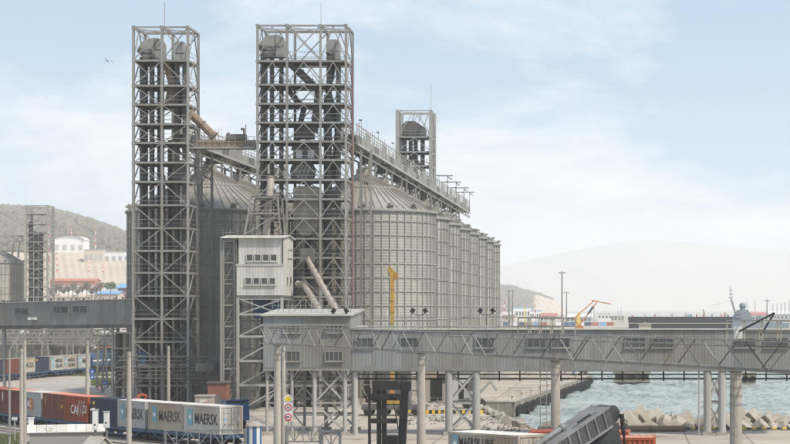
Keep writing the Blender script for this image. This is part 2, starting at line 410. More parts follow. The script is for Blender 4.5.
ICO_V = []; ICO_F = []
def ico():
    g = (1 + 5 ** .5) / 2
    v = [(-1, g, 0), (1, g, 0), (-1, -g, 0), (1, -g, 0), (0, -1, g), (0, 1, g), (0, -1, -g), (0, 1, -g), (g, 0, -1), (g, 0, 1), (-g, 0, -1), (-g, 0, 1)]
    f = [(0, 11, 5), (0, 5, 1), (0, 1, 7), (0, 7, 10), (0, 10, 11), (1, 5, 9), (5, 11, 4), (11, 10, 2), (10, 7, 6), (7, 1, 8), (3, 9, 4), (3, 4, 2), (3, 2, 6), (3, 6, 8), (3, 8, 9), (4, 9, 5), (2, 4, 11), (6, 2, 10), (8, 6, 7), (9, 8, 1)]
    ln = (1 + g * g) ** .5
    return [(a / ln, b_ / ln, c / ln) for a, b_, c in v], f
ICO_V, ICO_F = ico()
def blob(mb, c, r, rz=1.0):
    j = [1 + rnd.uniform(-.3, .3) for _ in ICO_V]
    mb.add([(c[0] + v[0] * r * q, c[1] + v[1] * r * q, c[2] + v[2] * r * rz * q) for v, q in zip(ICO_V, j)], ICO_F)
mb = MB()
for i in range(13000):
    px = rnd.uniform(-40, 290); d = 1760 + 1570 * rnd.random() ** .8
    r_ = rnd.uniform(1.6, 4.2); blob(mb, (X(px, d), d, z_hill(px, d) + r_ * .5), r_, 1.25)
tag(obj('forest', mb.mesh('forest', 'wood', True)), 'dark scrubby wood covering the left hill', 'forest', kind='stuff')
mb = MB()
for i in range(2200):
    px = rnd.uniform(490, 553); d = 4020 + 690 * rnd.random()
    if px > 532 and d < 4600: continue
    r_ = rnd.uniform(1.8, 4.5); blob(mb, (X(px, d), d, z_rhill(px, d) + r_ * .4), r_, 1.1)
tag(obj('forest', mb.mesh('forest', 'wood', True)), 'sparse dark scrub on the headland at right', 'forest', kind='stuff')

# apron road by the far train, ballast, grass
mb = MB(); mb.add([(X(25, 342), 342, .008), (X(25, 300), 300, .008), (X(150, 300), 300, .008), (X(150, 362), 362, .008), (X(60, 352), 352, .008)], [(0, 1, 2, 3, 4)])
structure('road', mb.mesh('road', 'road'), 'pale concrete access road beside the far train')

# ------------------------------------------------------------------ silos
EAVE = 26.0
def make_silo(rad, label):
    t = T('grain_silo', label, 'silo', group='corrugated grain silos of the main terminal')
    ns, nc = 22, 13; hs = (EAVE - .6) / nc; mb = MB(); aa = [math.pi / ns * (-1 + 2 * j / 4) * 1.004 for j in range(5)]
    mb.add([(rad * math.cos(a), rad * math.sin(a), z) for z in (0, hs * 1.002) for a in aa], [(j, j + 1, j + 6, j + 5) for j in range(4)]); sh = mb.mesh('wall_sheet', 'galv', True)
    for c_ in range(nc):
        for j in range(ns): obj('wall_sheet', sh, t.o, (0, 0, .6 + c_ * hs), (0, 0, 2 * math.pi * (j + .5 * (c_ % 2)) / ns))
    mb = MB(); mb.lathe([(rad + .5, 0), (rad + .5, .6), (rad, .62)], 48); t.part('foundation', mb, 'concrete')
    n_ = int(2 * math.pi * rad / 1.13)
    mb = MB(); mb.box(rad - .02, rad + .12, -.06, .06, .6, EAVE); st = mb.mesh('stiffener', 'galv_plain')
    for i in range(n_): obj('stiffener', st, t.o, rot=(0, 0, 2 * math.pi * (i + .5) / n_))
    mb = MB(); mb.lathe([(rad + .02, -.05), (rad + .13, -.05), (rad + .13, .05), (rad + .02, .05)], 64); rg = mb.mesh('wind_ring', 'galv')
    for i in range(13): obj('wind_ring', rg, t.o, loc=(0, 0, 1.6 + i * 1.9))
    n2 = 56; rise = rad * .58; a = math.pi / n2; r0 = rad + .3; r1 = .8
    sl = rise / rad; zz = lambda r_: EAVE + .05 + (rad - r_) * sl
    mb = MB()
    vs = []
    for r_ in (r0, r0 * .66, r0 * .33, r1): vs += [(r_ * math.cos(-a), r_ * math.sin(-a), zz(r_)), (r_ * math.cos(a), r_ * math.sin(a), zz(r_))]
    mb.add(vs, [(0, 1, 3, 2), (2, 3, 5, 4), (4, 5, 7, 6)])
    p0 = Vector((r0 * math.cos(a), r0 * math.sin(a), zz(r0) + .06)); p1 = Vector((r1 * math.cos(a), r1 * math.sin(a), zz(r1) + .06))
    mb.bar(p0, p1, .1, .12)
    pn = mb.mesh('roof_panel', 'silo_roof')
    for i in range(n2): obj('roof_panel', pn, t.o, rot=(0, 0, 2 * math.pi * i / n2))
    mb = MB(); r_ = rad * .46; mb.lathe([(r_ + .06, zz(r_) + .02), (r_ + .06, zz(r_) + .2), (r_ - .1, zz(r_) + .26)], 48); t.part('roof_ring', mb, 'silo_roof')
    mb = MB(); mb.lathe([(1.1, zz(1.0) - .3), (1.1, zz(1.0) + .7), (.5, zz(1.0) + 1.0), (0.01, zz(1) + 1.05)], 20); t.part('roof_cap', mb, 'galv_plain')
    mb = MB(); rv = rad * .97
    mb.box(-.3, .3, -.3, .3, -.1, .5); mb.box(.1, .62, -.33, .33, .3, .62); vn = mb.mesh('roof_vent', 'galv_plain')
    for i in range(16):
        b_ = 2 * math.pi * (i + .3) / 16; obj('roof_vent', vn, t.o, (rv * math.cos(b_), rv * math.sin(b_), zz(rv)), (0, 0, b_))
    mb = MB(); mb.lathe([(rad + .34, EAVE - .25), (rad + .36, EAVE + .02), (rad + .25, EAVE + .1)], 64); t.part('eave_trim', mb, 'galv_plain')
    return t.o
SR, SD0, SSP = 9.9, 278.0, 20.3
XR, XL = X(364, SD0), X(209, SD0)
ordn = ['front', 'second', 'third', 'fourth', 'fifth', 'sixth', 'seventh', 'last']
sr = make_silo(SR, 'front silo of the right row, broad pale corrugated drum with brownish cone roof')
sr.location = (XR, SD0, 0)
for i in range(1, 8):
    clone(sr, (XR, SD0 + SSP * i, 0), i * .7, f'{ordn[i]} corrugated silo of the receding right row, counted from the front')
sl_ = make_silo(11.0, 'front silo of the left row, seen behind the narrow lattice tower')
sl_.location = (XL, SD0, 0)
for i in range(1, 3):
    clone(sl_, (XL, SD0 + 22.3 * i, 0), i * .5, f'{ordn[i]} silo of the left row, mostly hidden behind the wide lattice tower')

# ------------------------------------------------------------------ conveyor galleries over the silo roofs
def roof_z(x, d, xc, rad, sp, n_):
    best = None
    for i in range(n_):
        r_ = math.hypot(x - xc, d - (SD0 + sp * i))
        if r_ < rad: best = EAVE + .1 + (rad - r_) * .58
    return best
def roof_gallery(xc, d0, d1, rad, sp, n_, label, hoops=()):
    z0, z1 = 34.3, 36.75; hw = 1.15
    t = T('roof_conveyor', label, 'conveyor', (xc, d0, 0))
    k = int((d1 - d0) / 4.6); st = (d1 - d0) / k
    for i in range(k):
        a, b_ = d0 + i * st, d0 + (i + 1) * st - .04
        t.box('deck_plate', xc - hw - .25, xc + hw + .25, a, b_, z0 - .1, z0 + .02, 'steel_light')
        for s in (-1, 1):
            t.box('side_panel', xc + s * hw - .02, xc + s * hw + .02, a + .08, b_ - .08, z0 + .12, z0 + (1.15 if (i * 5 + (s > 0) * 2) % 4 else 2.2), ('galv_plain', 'steel_dark', 'galv_plain', 'steel')[(i * 3 + s) % 4]); t.beam('mid_post', (xc + s * (hw + .05), (a + b_) / 2, z0), (xc + s * (hw + .05), (a + b_) / 2, z1 + .5 * (i % 3 == 0)), .06, m='steel_light'); t.beam('knee_brace', (xc + s * hw, b_ - .1, z0 + .1), (xc + s * hw, (a + b_) / 2, z1), .06, m='steel_light')
            t.beam('post', (xc + s * (hw + .06), a, z0 - .1), (xc + s * (hw + .06), a, z1 + .12), .09, m='steel_light')
            if i % 2 == 0: t.beam('brace', (xc + s * hw, a, z0 - .2), (xc + s * hw, a + st, z0 - 1.1), .1, m='steel_dark')
            else: t.beam('brace', (xc + s * hw, a, z0 - 1.1), (xc + s * hw, a + st, z0 - .2), .1, m='steel_dark')
        for hz in (1.5, 1.9):
            for s in (-1, 1): t.beam('guard_rail', (xc + s * (hw + .02), a, z0 + hz), (xc + s * (hw + .02), b_, z0 + hz), .06, m='steel_light')
        if i % 4 == 1:
            t.beam('lamp_post', (xc + hw, a, z1), (xc + hw, a, z1 + 1.0), .07); t.box('lamp', xc + hw - .3, xc + hw + .12, a - .12, a + .12, z1 + .9, z1 + 1.05, 'steel_dark')
    for s in (-1, 1):
        t.beam('rail', (xc + s * hw, d0, z1), (xc + s * hw, d1, z1), .1, m='steel_light')
        t.beam('bottom_chord', (xc + s * hw, d0, z0 - 1.15), (xc + s * hw, d1, z0 - 1.15), .16, .2, 'steel')
        t.beam('deck_beam', (xc + s * (hw + .2), d0, z0 - .2), (xc + s * (hw + .2), d1, z0 - .2), .1, .22, 'steel_light')
    t.box('conveyor_casing', xc - .55, xc + .55, d0, d1, z0 + .3, z0 + 1.2, 'steel_dark')
    d = d0 + 6
    while d < d1:
        for s in (-1, 1):
            rz_ = roof_z(xc + s * hw, d, xc, rad, sp, n_)
            if rz_ is None: continue
            t.beam('support_post', (xc + s * hw, d, rz_), (xc + s * hw, d, z0 - 1.1), .28, shape='I')
        d += 6.77
    for i in range(n_):
        c = SD0 + sp * i
        t.beam('spout', (xc, c, z0 - .1), (xc, c, EAVE + rad * .58 + .9), .7, m='steel_dark', shape='tube')
        t.box('gate_box', xc - .9, xc + .9, c + 2, c + 4, z0 - 1.3, z0 - .1, 'steel_dark')
    for d in hoops:
        for s in (-1, 1): t.beam('hoist_post', (xc + s * hw * 1.3, d, z0), (xc + s * hw * 1.3, d, z1 + 1.9), .14)
        t.beam('hoist_beam', (xc - hw * 1.3, d, z1 + 1.9), (xc + hw * 2.2, d, z1 + 1.9), .2)
        t.beam('hoist_beam', (xc + hw * 1.3, d, z1 + 1.75), (xc + hw * 1.3, d + 9, z1 + 1.75), .16)
    return t
XG = XR
tower_back = 261.2
roof_gallery(XG, tower_back + .4, 452, SR, SSP, 8, 'long panelled conveyor walkway running over the right row of silos', (392, 412, 432, 448))
roof_gallery(XL, tower_back + .4, 335, 11.0, 22.3, 3, 'conveyor walkway running over the left row, between the two big towers')

# ------------------------------------------------------------------ lattice towers
def lattice_tower(name, label, xs, d0, d1, floors, top, pattern, base=0.0, m='steel', deckm='deck', side=True, post=.3, cut=None, group=None):
    t = T(name, label, 'tower', ((xs[0] + xs[-1]) / 2, (d0 + d1) / 2, base), group)
    lv = [base] + floors + [top]
    for x in xs:
        for d in (d0, d1): t.beam('post', (x, d, base), (x, d, top), post, post, m, 'I')
    for li in range(1, len(lv)):
        z = lv[li]; zb = lv[li - 1]; last = li == len(lv) - 1
        for d in (d0, d1):
            for a, b_ in zip(xs, xs[1:]): t.beam('beam', (a + post / 2, d, z), (b_ - post / 2, d, z), .16, .22, m)
        for x in xs:
            if not cut or x in (xs[0], xs[-1]) or not last: t.beam('beam', (x, d0 + post / 2, z), (x, d1 - post / 2, z), .18, .26, m)
        if last:
            for j in range(1, 4):
                dd = d0 + (d1 - d0) * j / 4; t.beam('roof_purlin', (xs[0], dd, z - .25), (xs[-1], dd, z - .25), .1, m=m)
            for a, b_ in zip(xs, xs[1:]): t.beam('roof_brace', (a, d0, z - .1), (b_, d1, z - .1), .09, m=m)
        else:
            t.box('floor_deck', xs[0] + .1, xs[-1] - .1, d0 + .12, d0 + (d1 - d0) * .6, z + .12, z + .18, deckm)
            t.box('floor_deck', xs[0] + .1, xs[0] + (xs[-1] - xs[0]) * (.45 if li % 3 else .3), d0 + (d1 - d0) * .6 + .02, d1 - .2, z + .12, z + .18, deckm)
            for j in range(1, 5): t.beam('floor_joist', (xs[0] + .1, d0 + (d1 - d0) * j / 5, z + .02), (xs[-1] - .1, d0 + (d1 - d0) * j / 5, z + .02), .1, .18, deckm)
            for hz in (.6, 1.15):
                t.beam('handrail', (xs[0], d0 - .02, z + hz), (xs[-1], d0 - .02, z + hz), .045, m=m)
                t.beam('handrail', (xs[-1] + .02, d0, z + hz), (xs[-1] + .02, d1, z + hz), .045, m=m)
                t.beam('handrail', (xs[0], d1, z + hz), (xs[-1], d1, z + hz), .045, m=m)
        for x in xs: t.box('gusset_plate', x - .2, x + .2, d0 - post / 2 - .03, d0 - post / 2 + .005, z - .22, z + .2, m)
        for d, off in ((d0, -.04), (d1, .04)):
            for bi, (a, b_) in enumerate(zip(xs, xs[1:])):
                mid = (a + b_) / 2; w = .11
                if pattern == 'chevron':
                    if last and bi == 1:
                        t.beam('brace', (a, d + off, zb), (b_, d + off, z), w, m=m); t.beam('brace', (a, d + off * 2.5, z), (b_, d + off * 2.5, zb), w, m=m)
                    else:
                        t.beam('brace', (a, d + off, zb + .1), (mid, d + off, z - .1), w, m=m); t.beam('brace', (b_, d + off, zb + .1), (mid, d + off, z - .1), w, m=m)
                else:
                    up = (li + bi) % 2 == 0
                    t.beam('brace', (a, d + off, zb if up else z), (b_, d + off, z if up else zb), w, m=m)
                    if last or (li > len(lv) - 6 and bi == 0): t.beam('brace', (a, d + off * 2.5, z if up else zb), (mid, d + off * 2.5, (z + zb) / 2), .11, m=m)
        if side:
            for x, off in ((xs[0], -.04), (xs[-1], .04)):
                md = (d0 + d1) / 2
                t.beam('brace', (x + off, d0, zb), (x + off, md, z), .12, m=m); t.beam('brace', (x + off, d1, zb), (x + off, md, z), .12, m=m)
    return t
TD0, TD1 = 255.0, 261.2
zf = lambda ys, d=TD0: sorted(Z(y, d) for y in ys)
T1X = [X(p, TD0) for p in (133.5, 162, 188)]
T2X = [X(p, TD0) for p in (257.5, 287, 320.5, 346)]
t1 = lattice_tower('lattice_tower', 'tall narrow grey steel lattice tower, leftmost of the two elevator towers', T1X, TD0, TD1,
              zf([60.5, 85.7, 104.6, 124.2, 143, 162.7, 182, 205.3, 228.3, 251, 273, 296, 319, 342, 365, 386]), Z(27, TD0), 'zigzag')
t2 = lattice_tower('lattice_tower', 'wide three-bay grey steel lattice tower rising behind the white control cabin', T2X, TD0, TD1,
              zf([61, 84.7, 103.7, 122.6, 141.5, 160, 180, 199.3, 218.5, 238.8, 258, 277.8, 297, 317, 340, 363, 386]), Z(25.5, TD0), 'chevron')
# lightning rods, small roof lamps
t1.beam('lightning_rod', (X(164.5, 258), 258, Z(27, 255)), (X(164.5, 258), 258, Z(2, 258)), .06)
t2.beam('lightning_rod', (X(321, 258), 258, Z(25.5, 255)), (X(321, 258), 258, Z(3, 258)), .06)
t2.beam('standpipe', (T2X[-1] + .45, 257.6, 0), (T2X[-1] + .45, 257.6, Z(60, 257)), .1, m='red', shape='tube')
for i in range(14): t2.beam('pipe_bracket', (T2X[-1] + .1, 257.6, 3 + i * 2.6), (T2X[-1] + .5, 257.6, 3 + i * 2.6), .08)
# ladders up the right sides
for t_, xr in ((t1, T1X[-1]), (t2, T2X[-1])):
    for s in (0, .45): t_.beam('ladder_rail', (xr + .25, 259 + s, 0), (xr + .25, 259 + s, Z(60, 257)), .06)

d3 = 372.0
T3X = [X(p, d3) for p in (397.5, 414, 431)]
t3 = lattice_tower('lattice_tower', 'pale lattice tower straddling the roof conveyor of the right silo row', [T3X[0], T3X[2]], d3, d3 + 6.5,
              sorted(Z(y, d3) for y in (137, 152, 166, 180, 196, 212)), Z(110.5, d3), 'chevron', base=0, m='steel_light', post=.65)
t3.beam('lightning_rod', (T3X[2], d3 + .3, Z(110, d3)), (T3X[2], d3 + .3, Z(84, d3)), .07)
for i in range(4): t3.beam('roof_brace', (T3X[0] + 1 + i * 1.3, d3 + 5, Z(137, d3)), (T3X[0] + 2.6 + i * 1.3, d3 + 5, Z(112, d3)), .14, m='steel_light')
mb = MB(); mb.prism([(T3X[0] + .6, Z(136, d3)), (T3X[0] + .6, Z(124, d3)), (T3X[0] + 1.4, Z(120, d3)), (T3X[0] + 3, Z(120, d3)), (T3X[0] + 5, Z(127, d3)), (T3X[0] + 5, Z(136, d3))], d3 + 2, d3 + 4)
tag(t3.part('elevator_head', mb, 'steel_dark'), None, None)
for i, p in enumerate((403, 409, 414, 421)): t3.beam('elevator_leg', (X(p, d3), d3 + 3, EAVE + 6), (X(p, d3), d3 + 3, Z(136, d3)), .7, .9, 'steel_dark')
for a, b_ in (((418, 150), (404, 168)), ((410, 152), (424, 172))): t3.beam('spout', P(*a, d3 + 2.5), P(*b_, d3 + 2.5), .8, m='steel_dark', shape='tube')

# ------------------------------------------------------------------ elevators and equipment inside the towers
def elevator(px, label, y_top, w=.75, head='dome', hw=13, d=257.6, n_leg=2, gap=1.2, m='steel_dark', motor=True):
    x = X(px, d); zt = Z(y_top, d)
    t = T('bucket_elevator', label, 'elevator', (x, d, 0))
    for i in range(n_leg):
        t.beam('leg', (x + (i - (n_leg - 1) / 2) * gap, d, 0), (x + (i - (n_leg - 1) / 2) * gap, d, zt - 2.4), w, .95, m)
        for j in range(int(zt / 5)): t.box('leg_flange', x + (i - (n_leg - 1) / 2) * gap - w * .62, x + (i - (n_leg - 1) / 2) * gap + w * .62, d - .55, d + .55, 3 + j * 5, 3.12 + j * 5, m)
    hwm = hw * d / F; mb = MB()
    if head == 'dome':
        prof = [(-hwm * .55, zt - 2.85), (-hwm * .95, zt - 1.7), (-hwm * .9, zt - 1.1), (-hwm * .55, zt - .35), (-hwm * .1, zt - .05), (hwm * .5, zt), (hwm * .85, zt - .25), (hwm, zt - .8), (hwm, zt - 2.85)]
    else:
        prof = [(-hwm, zt - 2.6), (-hwm, zt - .3), (-hwm * .8, zt), (hwm * .6, zt), (hwm, zt - .5), (hwm, zt - 2.6)]
    mb.prism([(x + a, z) for a, z in prof], d - .75, d + .75)
    hd = t.part('head', mb, 'steel')
    mb = MB(); mb.box(x - hwm * .97, x + hwm * .97, d - .8, d + .8, zt - 1.56, zt - 1.45); mb.box(x + hwm * .3, x + hwm * .36, d - .79, d + .79, zt - 2.8, zt - .1)
    t.part('seam', mb, 'steel_dark', None)
    if motor:
        mb = MB(); mb.cyl((x - hwm * .9, d - 1.2, zt - 1.6), (x + hwm * .1, d - 1.2, zt - 2.1), .36); mb.box(x - hwm * .5, x + hwm * .3, d - 1.5, d - .8, zt - 2.8, zt - 2.2)
        t.part('motor', mb, 'steel_dark')
    return t
elevator(152, 'bucket elevator with big domed head at top left of the narrow tower', 38.5, hw=13, gap=1.25, n_leg=3, w=.42)
elevator(181, 'bucket elevator with square head at top right of the narrow tower', 42, head='square', hw=5, gap=1.05, w=.5, motor=False)
elevator(272, 'bucket elevator with domed head in the left bay of the wide tower', 35.5, hw=13, gap=1.2, n_leg=3, w=.42)
elevator(334, 'bucket elevator with square head in the right bay of the wide tower', 40, head='square', hw=6, gap=1.15, w=.5)
def simple(name, label, cat, mb, m, smooth=False, group=None):
    return tag(obj(name, mb.mesh(name, m, smooth)), label, cat, group)
def spout(label, pts, w, m='steel_dark', flange=1.5):
    pts = [Vector(p) for p in pts]
    t = T('spout', label, 'spout', pts[-1])
    for p, q in zip(pts, pts[1:]):
        t.beam('duct', p, q, w, m=m, shape='tube')
        n_ = max(1, int((q - p).length / flange)); u = (q - p).normalized()
        for i in range(n_ + 1):
            c = p + (q - p) * (i / n_); t.beam('flange', c - u * .05, c + u * .05, w * 1.28, m=m, shape='tube')
    return t
t1.box('cable_tray', T1X[1] - .32, T1X[1] + .28, TD0 + .25, TD0 + .7, 0, Z(175, TD0), 'black_steel')
spout('thick grey spout slanting down right inside the top of the wide tower', [P(291, 64, 257), P(319, 91, 257), P(314, 132, 257)], 1.0)
spout('second slanting spout inside the wide tower, below the thick one', [P(286, 88, 258.5), P(304, 108, 258.5), P(294, 150, 258.5)], .7)
spout('slanting spout in the right bay of the wide tower', [P(334, 62, 258.4), P(328, 90, 258.4), P(338, 130, 258.4), P(333, 178, 258.4)], .8)
spout('slanting brown spout near the top of the narrow tower', [P(166, 62, 257.2), P(172, 84, 257.2), P(168, 104, 257.2)], .9, 'brown_chute')
spout('slanting grey spout in the right bay of the narrow tower', [P(172, 64, 258.5), P(182, 98, 258.5), P(176, 140, 258.5)], .7)
# many vertical down pipes
for px, y0, y1, d, w, lab in ((146, 62, 395, 259.4, .5, 'thin vertical pipe at the left of the narrow tower'), (159, 62, 395, 259.6, .5, 'thin vertical pipe beside the middle posts of the narrow tower'),
                              (170, 140, 395, 259.4, .6, 'vertical pipe low in the narrow tower'), (281, 62, 390, 259.5, .5, 'thin vertical pipe in the left bay of the wide tower'),
                              (263, 62, 390, 259.6, .5, 'thin vertical pipe beside the left posts of the wide tower'), (326, 95, 390, 259.7, .6, 'vertical pipe right of the middle bay of the wide tower'),
                              (308, 140, 390, 260.2, .8, 'thick vertical pipe at the back of the wide tower')):
    t = T('down_pipe', lab, 'pipe', (X(px, d), d, 0)); z0, z1 = 0, Z(y0, d)
    t.beam('pipe', (X(px, d), d, z0), (X(px, d), d, z1), w, m='steel_dark', shape='tube')
    for j in range(int(z1 / 4)): t.beam('flange', (X(px, d), d, 2 + j * 4), (X(px, d), d, 2.12 + j * 4), w * 1.3, m='steel_dark', shape='tube')
# dark plating across the lower back of the towers
def machine_box(name, label, px0, px1, y0, y1, d0, d1, m, panes=3, legs=True, hopper=False):
    x0, x1, z1, z0 = X(px0, d0), X(px1, d0), Z(y0, d0), Z(y1, d0)
    t = T(name, label, 'machine', ((x0 + x1) / 2, (d0 + d1) / 2, z0))
    mb = MB(); c = min(.35, (z1 - z0) * .12)
    mb.prism([(x0, z0 + (1.2 if hopper else 0)), (x0, z1 - c), (x0 + c, z1), (x1 - c, z1), (x1, z1 - c), (x1, z0 + (1.2 if hopper else 0))] + ([((x0 + x1) / 2 + .4, z0), ((x0 + x1) / 2 - .4, z0)] if hopper else []), d0, d1)
    t.part('casing', mb, m)
    for i in range(panes):
        a = x0 + (x1 - x0) * (i + .12) / panes; b_ = x0 + (x1 - x0) * (i + .88) / panes
        t.box('access_panel', a, b_, d0 - .04, d0 + .02, z0 + (z1 - z0) * .45, z1 - (z1 - z0) * .18, m)
    return t
machine_box('grain_cleaner', 'large tan grain cleaning machine in the middle bay of the wide tower', 293, 318, 186, 236, 256, 259.5, 'tan_box', 2, hopper=True)
machine_box('dust_filter', 'dark filter box with two white panels high in the wide tower', 293, 319, 146, 160, 256.5, 259, 'steel_dark', 0)
for px in (299, 311): 
    b0 = T('inspection_panel', f'{"left" if px == 299 else "right"} white square panel of the pair high in the wide tower', 'panel', P(px, 158, 256.3))
    b0.box('plate', X(px - 3, 256.3), X(px + 3, 256.3), 256.3, 256.45, Z(158, 256.3), Z(150, 256.3), 'white'); b0.box('frame', X(px - 3.6, 256.3), X(px + 3.6, 256.3), 256.36, 256.48, Z(158.6, 256.3), Z(149.4, 256.3), 'steel')
mb = MB(); c = P(303, 172, 257)
t = T('cyclone', 'round fan casing behind the braces of the wide tower', 'fan', c)
mb.cyl(c + Vector((0, -.4, 0)), c + Vector((0, .5, 0)), 1.6, n=20); t.part('casing', mb, 'steel_dark')
mb = MB(); mb.cyl(c + Vector((0, -.45, 0)), c + Vector((0, -.38, 0)), 1.05, n=16); t.part('cover', mb, 'steel_light')
for i in range(4): t.beam('strut', c + Vector((-.9 + i * .5, -.5, -.9)), c + Vector((-.2 + i * .5, -.5, .9)), .08, m='steel_dark')
machine_box('dust_filter', 'square grey machine at the right of the narrow tower, half way up', 174, 186, 160, 182, 257, 259.5, 'steel_dark', 1)
machine_box('dust_filter', 'small grey machine in the right bay of the wide tower near mid height', 326, 338, 190, 206, 257, 259.5, 'steel_dark', 1)
machine_box('dust_filter', 'wide dark machine in the wide tower just below its third floor', 296, 312, 126, 138, 257, 259.5, 'steel_dark', 3)
machine_box('dust_filter', 'dark casing low in the left bay of the wide tower', 262, 284, 200, 216, 257, 259.5, 'steel_dark', 2)
machine_box('dust_filter', 'dark casing in the left bay of the narrow tower above the yard', 138, 158, 300, 318, 257, 259.5, 'steel_dark', 2)
machine_box('motor_box', 'blue cabinet at the foot of the narrow tower', 139, 146, 352, 366, 256, 257.5, 'blue', 1)

# bridge conveyor between the towers, with the brown chute
db = 257.5; zb0, zb1 = Z(148, db), Z(142, db)
t = T('bridge_conveyor', 'level conveyor bridge joining the two big towers', 'conveyor', (X(225, db), db, zb0))
t.beam('girder', (X(189, db), db - .9, zb0), (X(257, db), db - .9, zb0), .18, .3, 'steel'); t.beam('girder', (X(189, db), db + .9, zb0), (X(257, db), db + .9, zb0), .18, .3, 'steel')
t.box('casing', X(198, db), X(257, db), db - .55, db + .55, zb0 + .2, zb0 + 1.0, 'brown_chute')
t.box('deck', X(196, db), X(257, db), db - .85, db + .85, zb0 + .15, zb0 + .19, 'deck')
t.box('drive_cover', X(227, db), X(246, db), db - .7, db + .7, zb0 + 1.02, zb0 + 1.75, 'steel_dark')
t.beam('vent_pipe', (X(244, db), db, zb0 + 1.7), (X(244, db), db, Z(129, db)), .25, shape='tube'); t.beam('vent_pipe', (X(241, db), db, Z(129, db)), (X(244.4, db), db, Z(129, db)), .28, shape='tube')
t.beam('lamp_post', (X(247, db), db - .8, zb0), (X(247, db), db - .8, Z(125, db)), .08)
for i in range(10):
    x = X(198 + i * 6.4, db); t.beam('rail_post', (x, db - .9, zb0), (x, db - .9, zb0 + 1.35), .06)
for hz in (.75, 1.35): t.beam('rail', (X(198, db), db - .9, zb0 + hz), (X(257, db), db - .9, zb0 + hz), .05)
for i in range(5): t.beam('cage_bar', (X(211 + i * 2.8, db), db - .5, zb0 + 1), (X(211 + i * 2.8, db), db - .5, Z(129, db)), .03)
spout('brown chute slanting from the narrow tower onto the conveyor bridge', [P(190, 113, db), P(214, 136, db)], 1.05, 'brown_chute')

# trestle columns beside the towers
def trestle(label, pxa, pxb, d, ytop, step=2.6, w=.28, bw=.11, depth=0, base=0):
    xa, xb = X(pxa, d), X(pxb, d); zt = Z(ytop, d)
    t = T('trestle', label, 'trestle', ((xa + xb) / 2, d, base))
    for x in (xa, xb): t.beam('post', (x, d, base), (x, d, zt), w, shape='I', m='steel')
    z = base; i = 0
    while z + step <= zt + .01:
        t.beam('brace', (xa if i % 2 else xb, d - .04, z), (xb if i % 2 else xa, d - .04, z + step), bw)
        t.beam('tie', (xa, d, z + step), (xb, d, z + step), bw); z += step; i += 1
    return t
trestle('slim braced trestle holding the roof conveyor just right of the wide tower', 361, 371, 263, 150)
trestle('slim braced trestle between the narrow tower and the left silo', 198.5, 212, 263.5, 152)

# ------------------------------------------------------------------ clad buildings
PANEL = {}
def panel_mesh(m, ribs):
    if (m, ribs) in PANEL: return PANEL[(m, ribs)]
    prof = [(0, .02), (.012, 0)]
    for i in range(ribs):
        c = (i + .5) / ribs; w = .22 / ribs
        prof += [(c - w * 1.5, 0), (c - w, -.012), (c + w, -.012), (c + w * 1.5, 0)]
    prof += [(.988, 0), (1, .02)]
    vs = [(x, y, z) for z in (0, 1) for x, y in prof]; k = len(prof); mb = MB()
    mb.add(vs, [(i, i + 1, k + i + 1, k + i) for i in range(k - 1)])
    PANEL[(m, ribs)] = mb.mesh('cladding_sheet', m)
    return PANEL[(m, ribs)]
def clad_wall(t, p, q, z0, z1, w, m, ribs=3, holes=()):
    """sheets side by side from p to q (x, y), facing the right-hand side of the walk p -> q turned towards the camera"""
    p = Vector((*p, 0)); q = Vector((*q, 0)); ln = (q - p).length; n_ = max(1, round(ln / w)); u = (q - p) / ln; a = math.atan2(u.y, u.x)
    for i in range(n_):
        o = obj('cladding_sheet', panel_mesh(m, ribs), t.o)
        c = p + u * (ln * i / n_); o.location = Vector((c.x, c.y, z0)) - t.b; o.rotation_euler = (0, 0, a); o.scale = (ln / n_, 1, z1 - z0)
def window(t, x0, x1, d, z0, z1, n_=3, fm='steel_light', rows=1):
    """window facing the camera: frame ring, mullions, dark recessed panes"""
    fw = .09
    mb = MB(); mb.box(x0, x1, d - .14, d, z1 - fw, z1); mb.box(x0, x1, d - .14, d, z0, z0 + fw); mb.box(x0, x0 + fw, d - .137, d, z0 + fw, z1 - fw); mb.box(x1 - fw, x1, d - .137, d, z0 + fw, z1 - fw)
    for i in range(1, n_): c = x0 + (x1 - x0) * i / n_; mb.box(c - .035, c + .035, d - .13, d, z0 + fw, z1 - fw)
    if rows > 1: mb.box(x0 + fw, x1 - fw, d - .127, d, (z0 + z1) / 2 - .03, (z0 + z1) / 2 + .03)
    wd = t.part('window', mb, fm)
    for i in range(n_):
        a, b_ = x0 + (x1 - x0) * i / n_, x0 + (x1 - x0) * (i + 1) / n_
        m2 = MB(); m2.box(a + .04, b_ - .04, d - .075, d - .05, z0 + .05, z1 - .05)
        o = obj('pane', m2.mesh('pane', 'glass'), wd)
    m2 = MB(); m2.box(x0 - .1, x1 + .1, d - .2, d, z0 - .1, z0 - .003); obj('sill', m2.mesh('sill', fm), wd)
    return wd
def sidewin(t, x, d0, d1, z0, z1, fm='white'):
    mb = MB(); mb.box(x - .01, x + .1, d0, d1, z0, z1); wd = t.part('window', mb, fm)
    m2 = MB(); m2.box(x + .09, x + .12, d0 + .1, d1 - .1, z0 + .1, z1 - .1); obj('pane', m2.mesh('pane', 'glass'), wd)

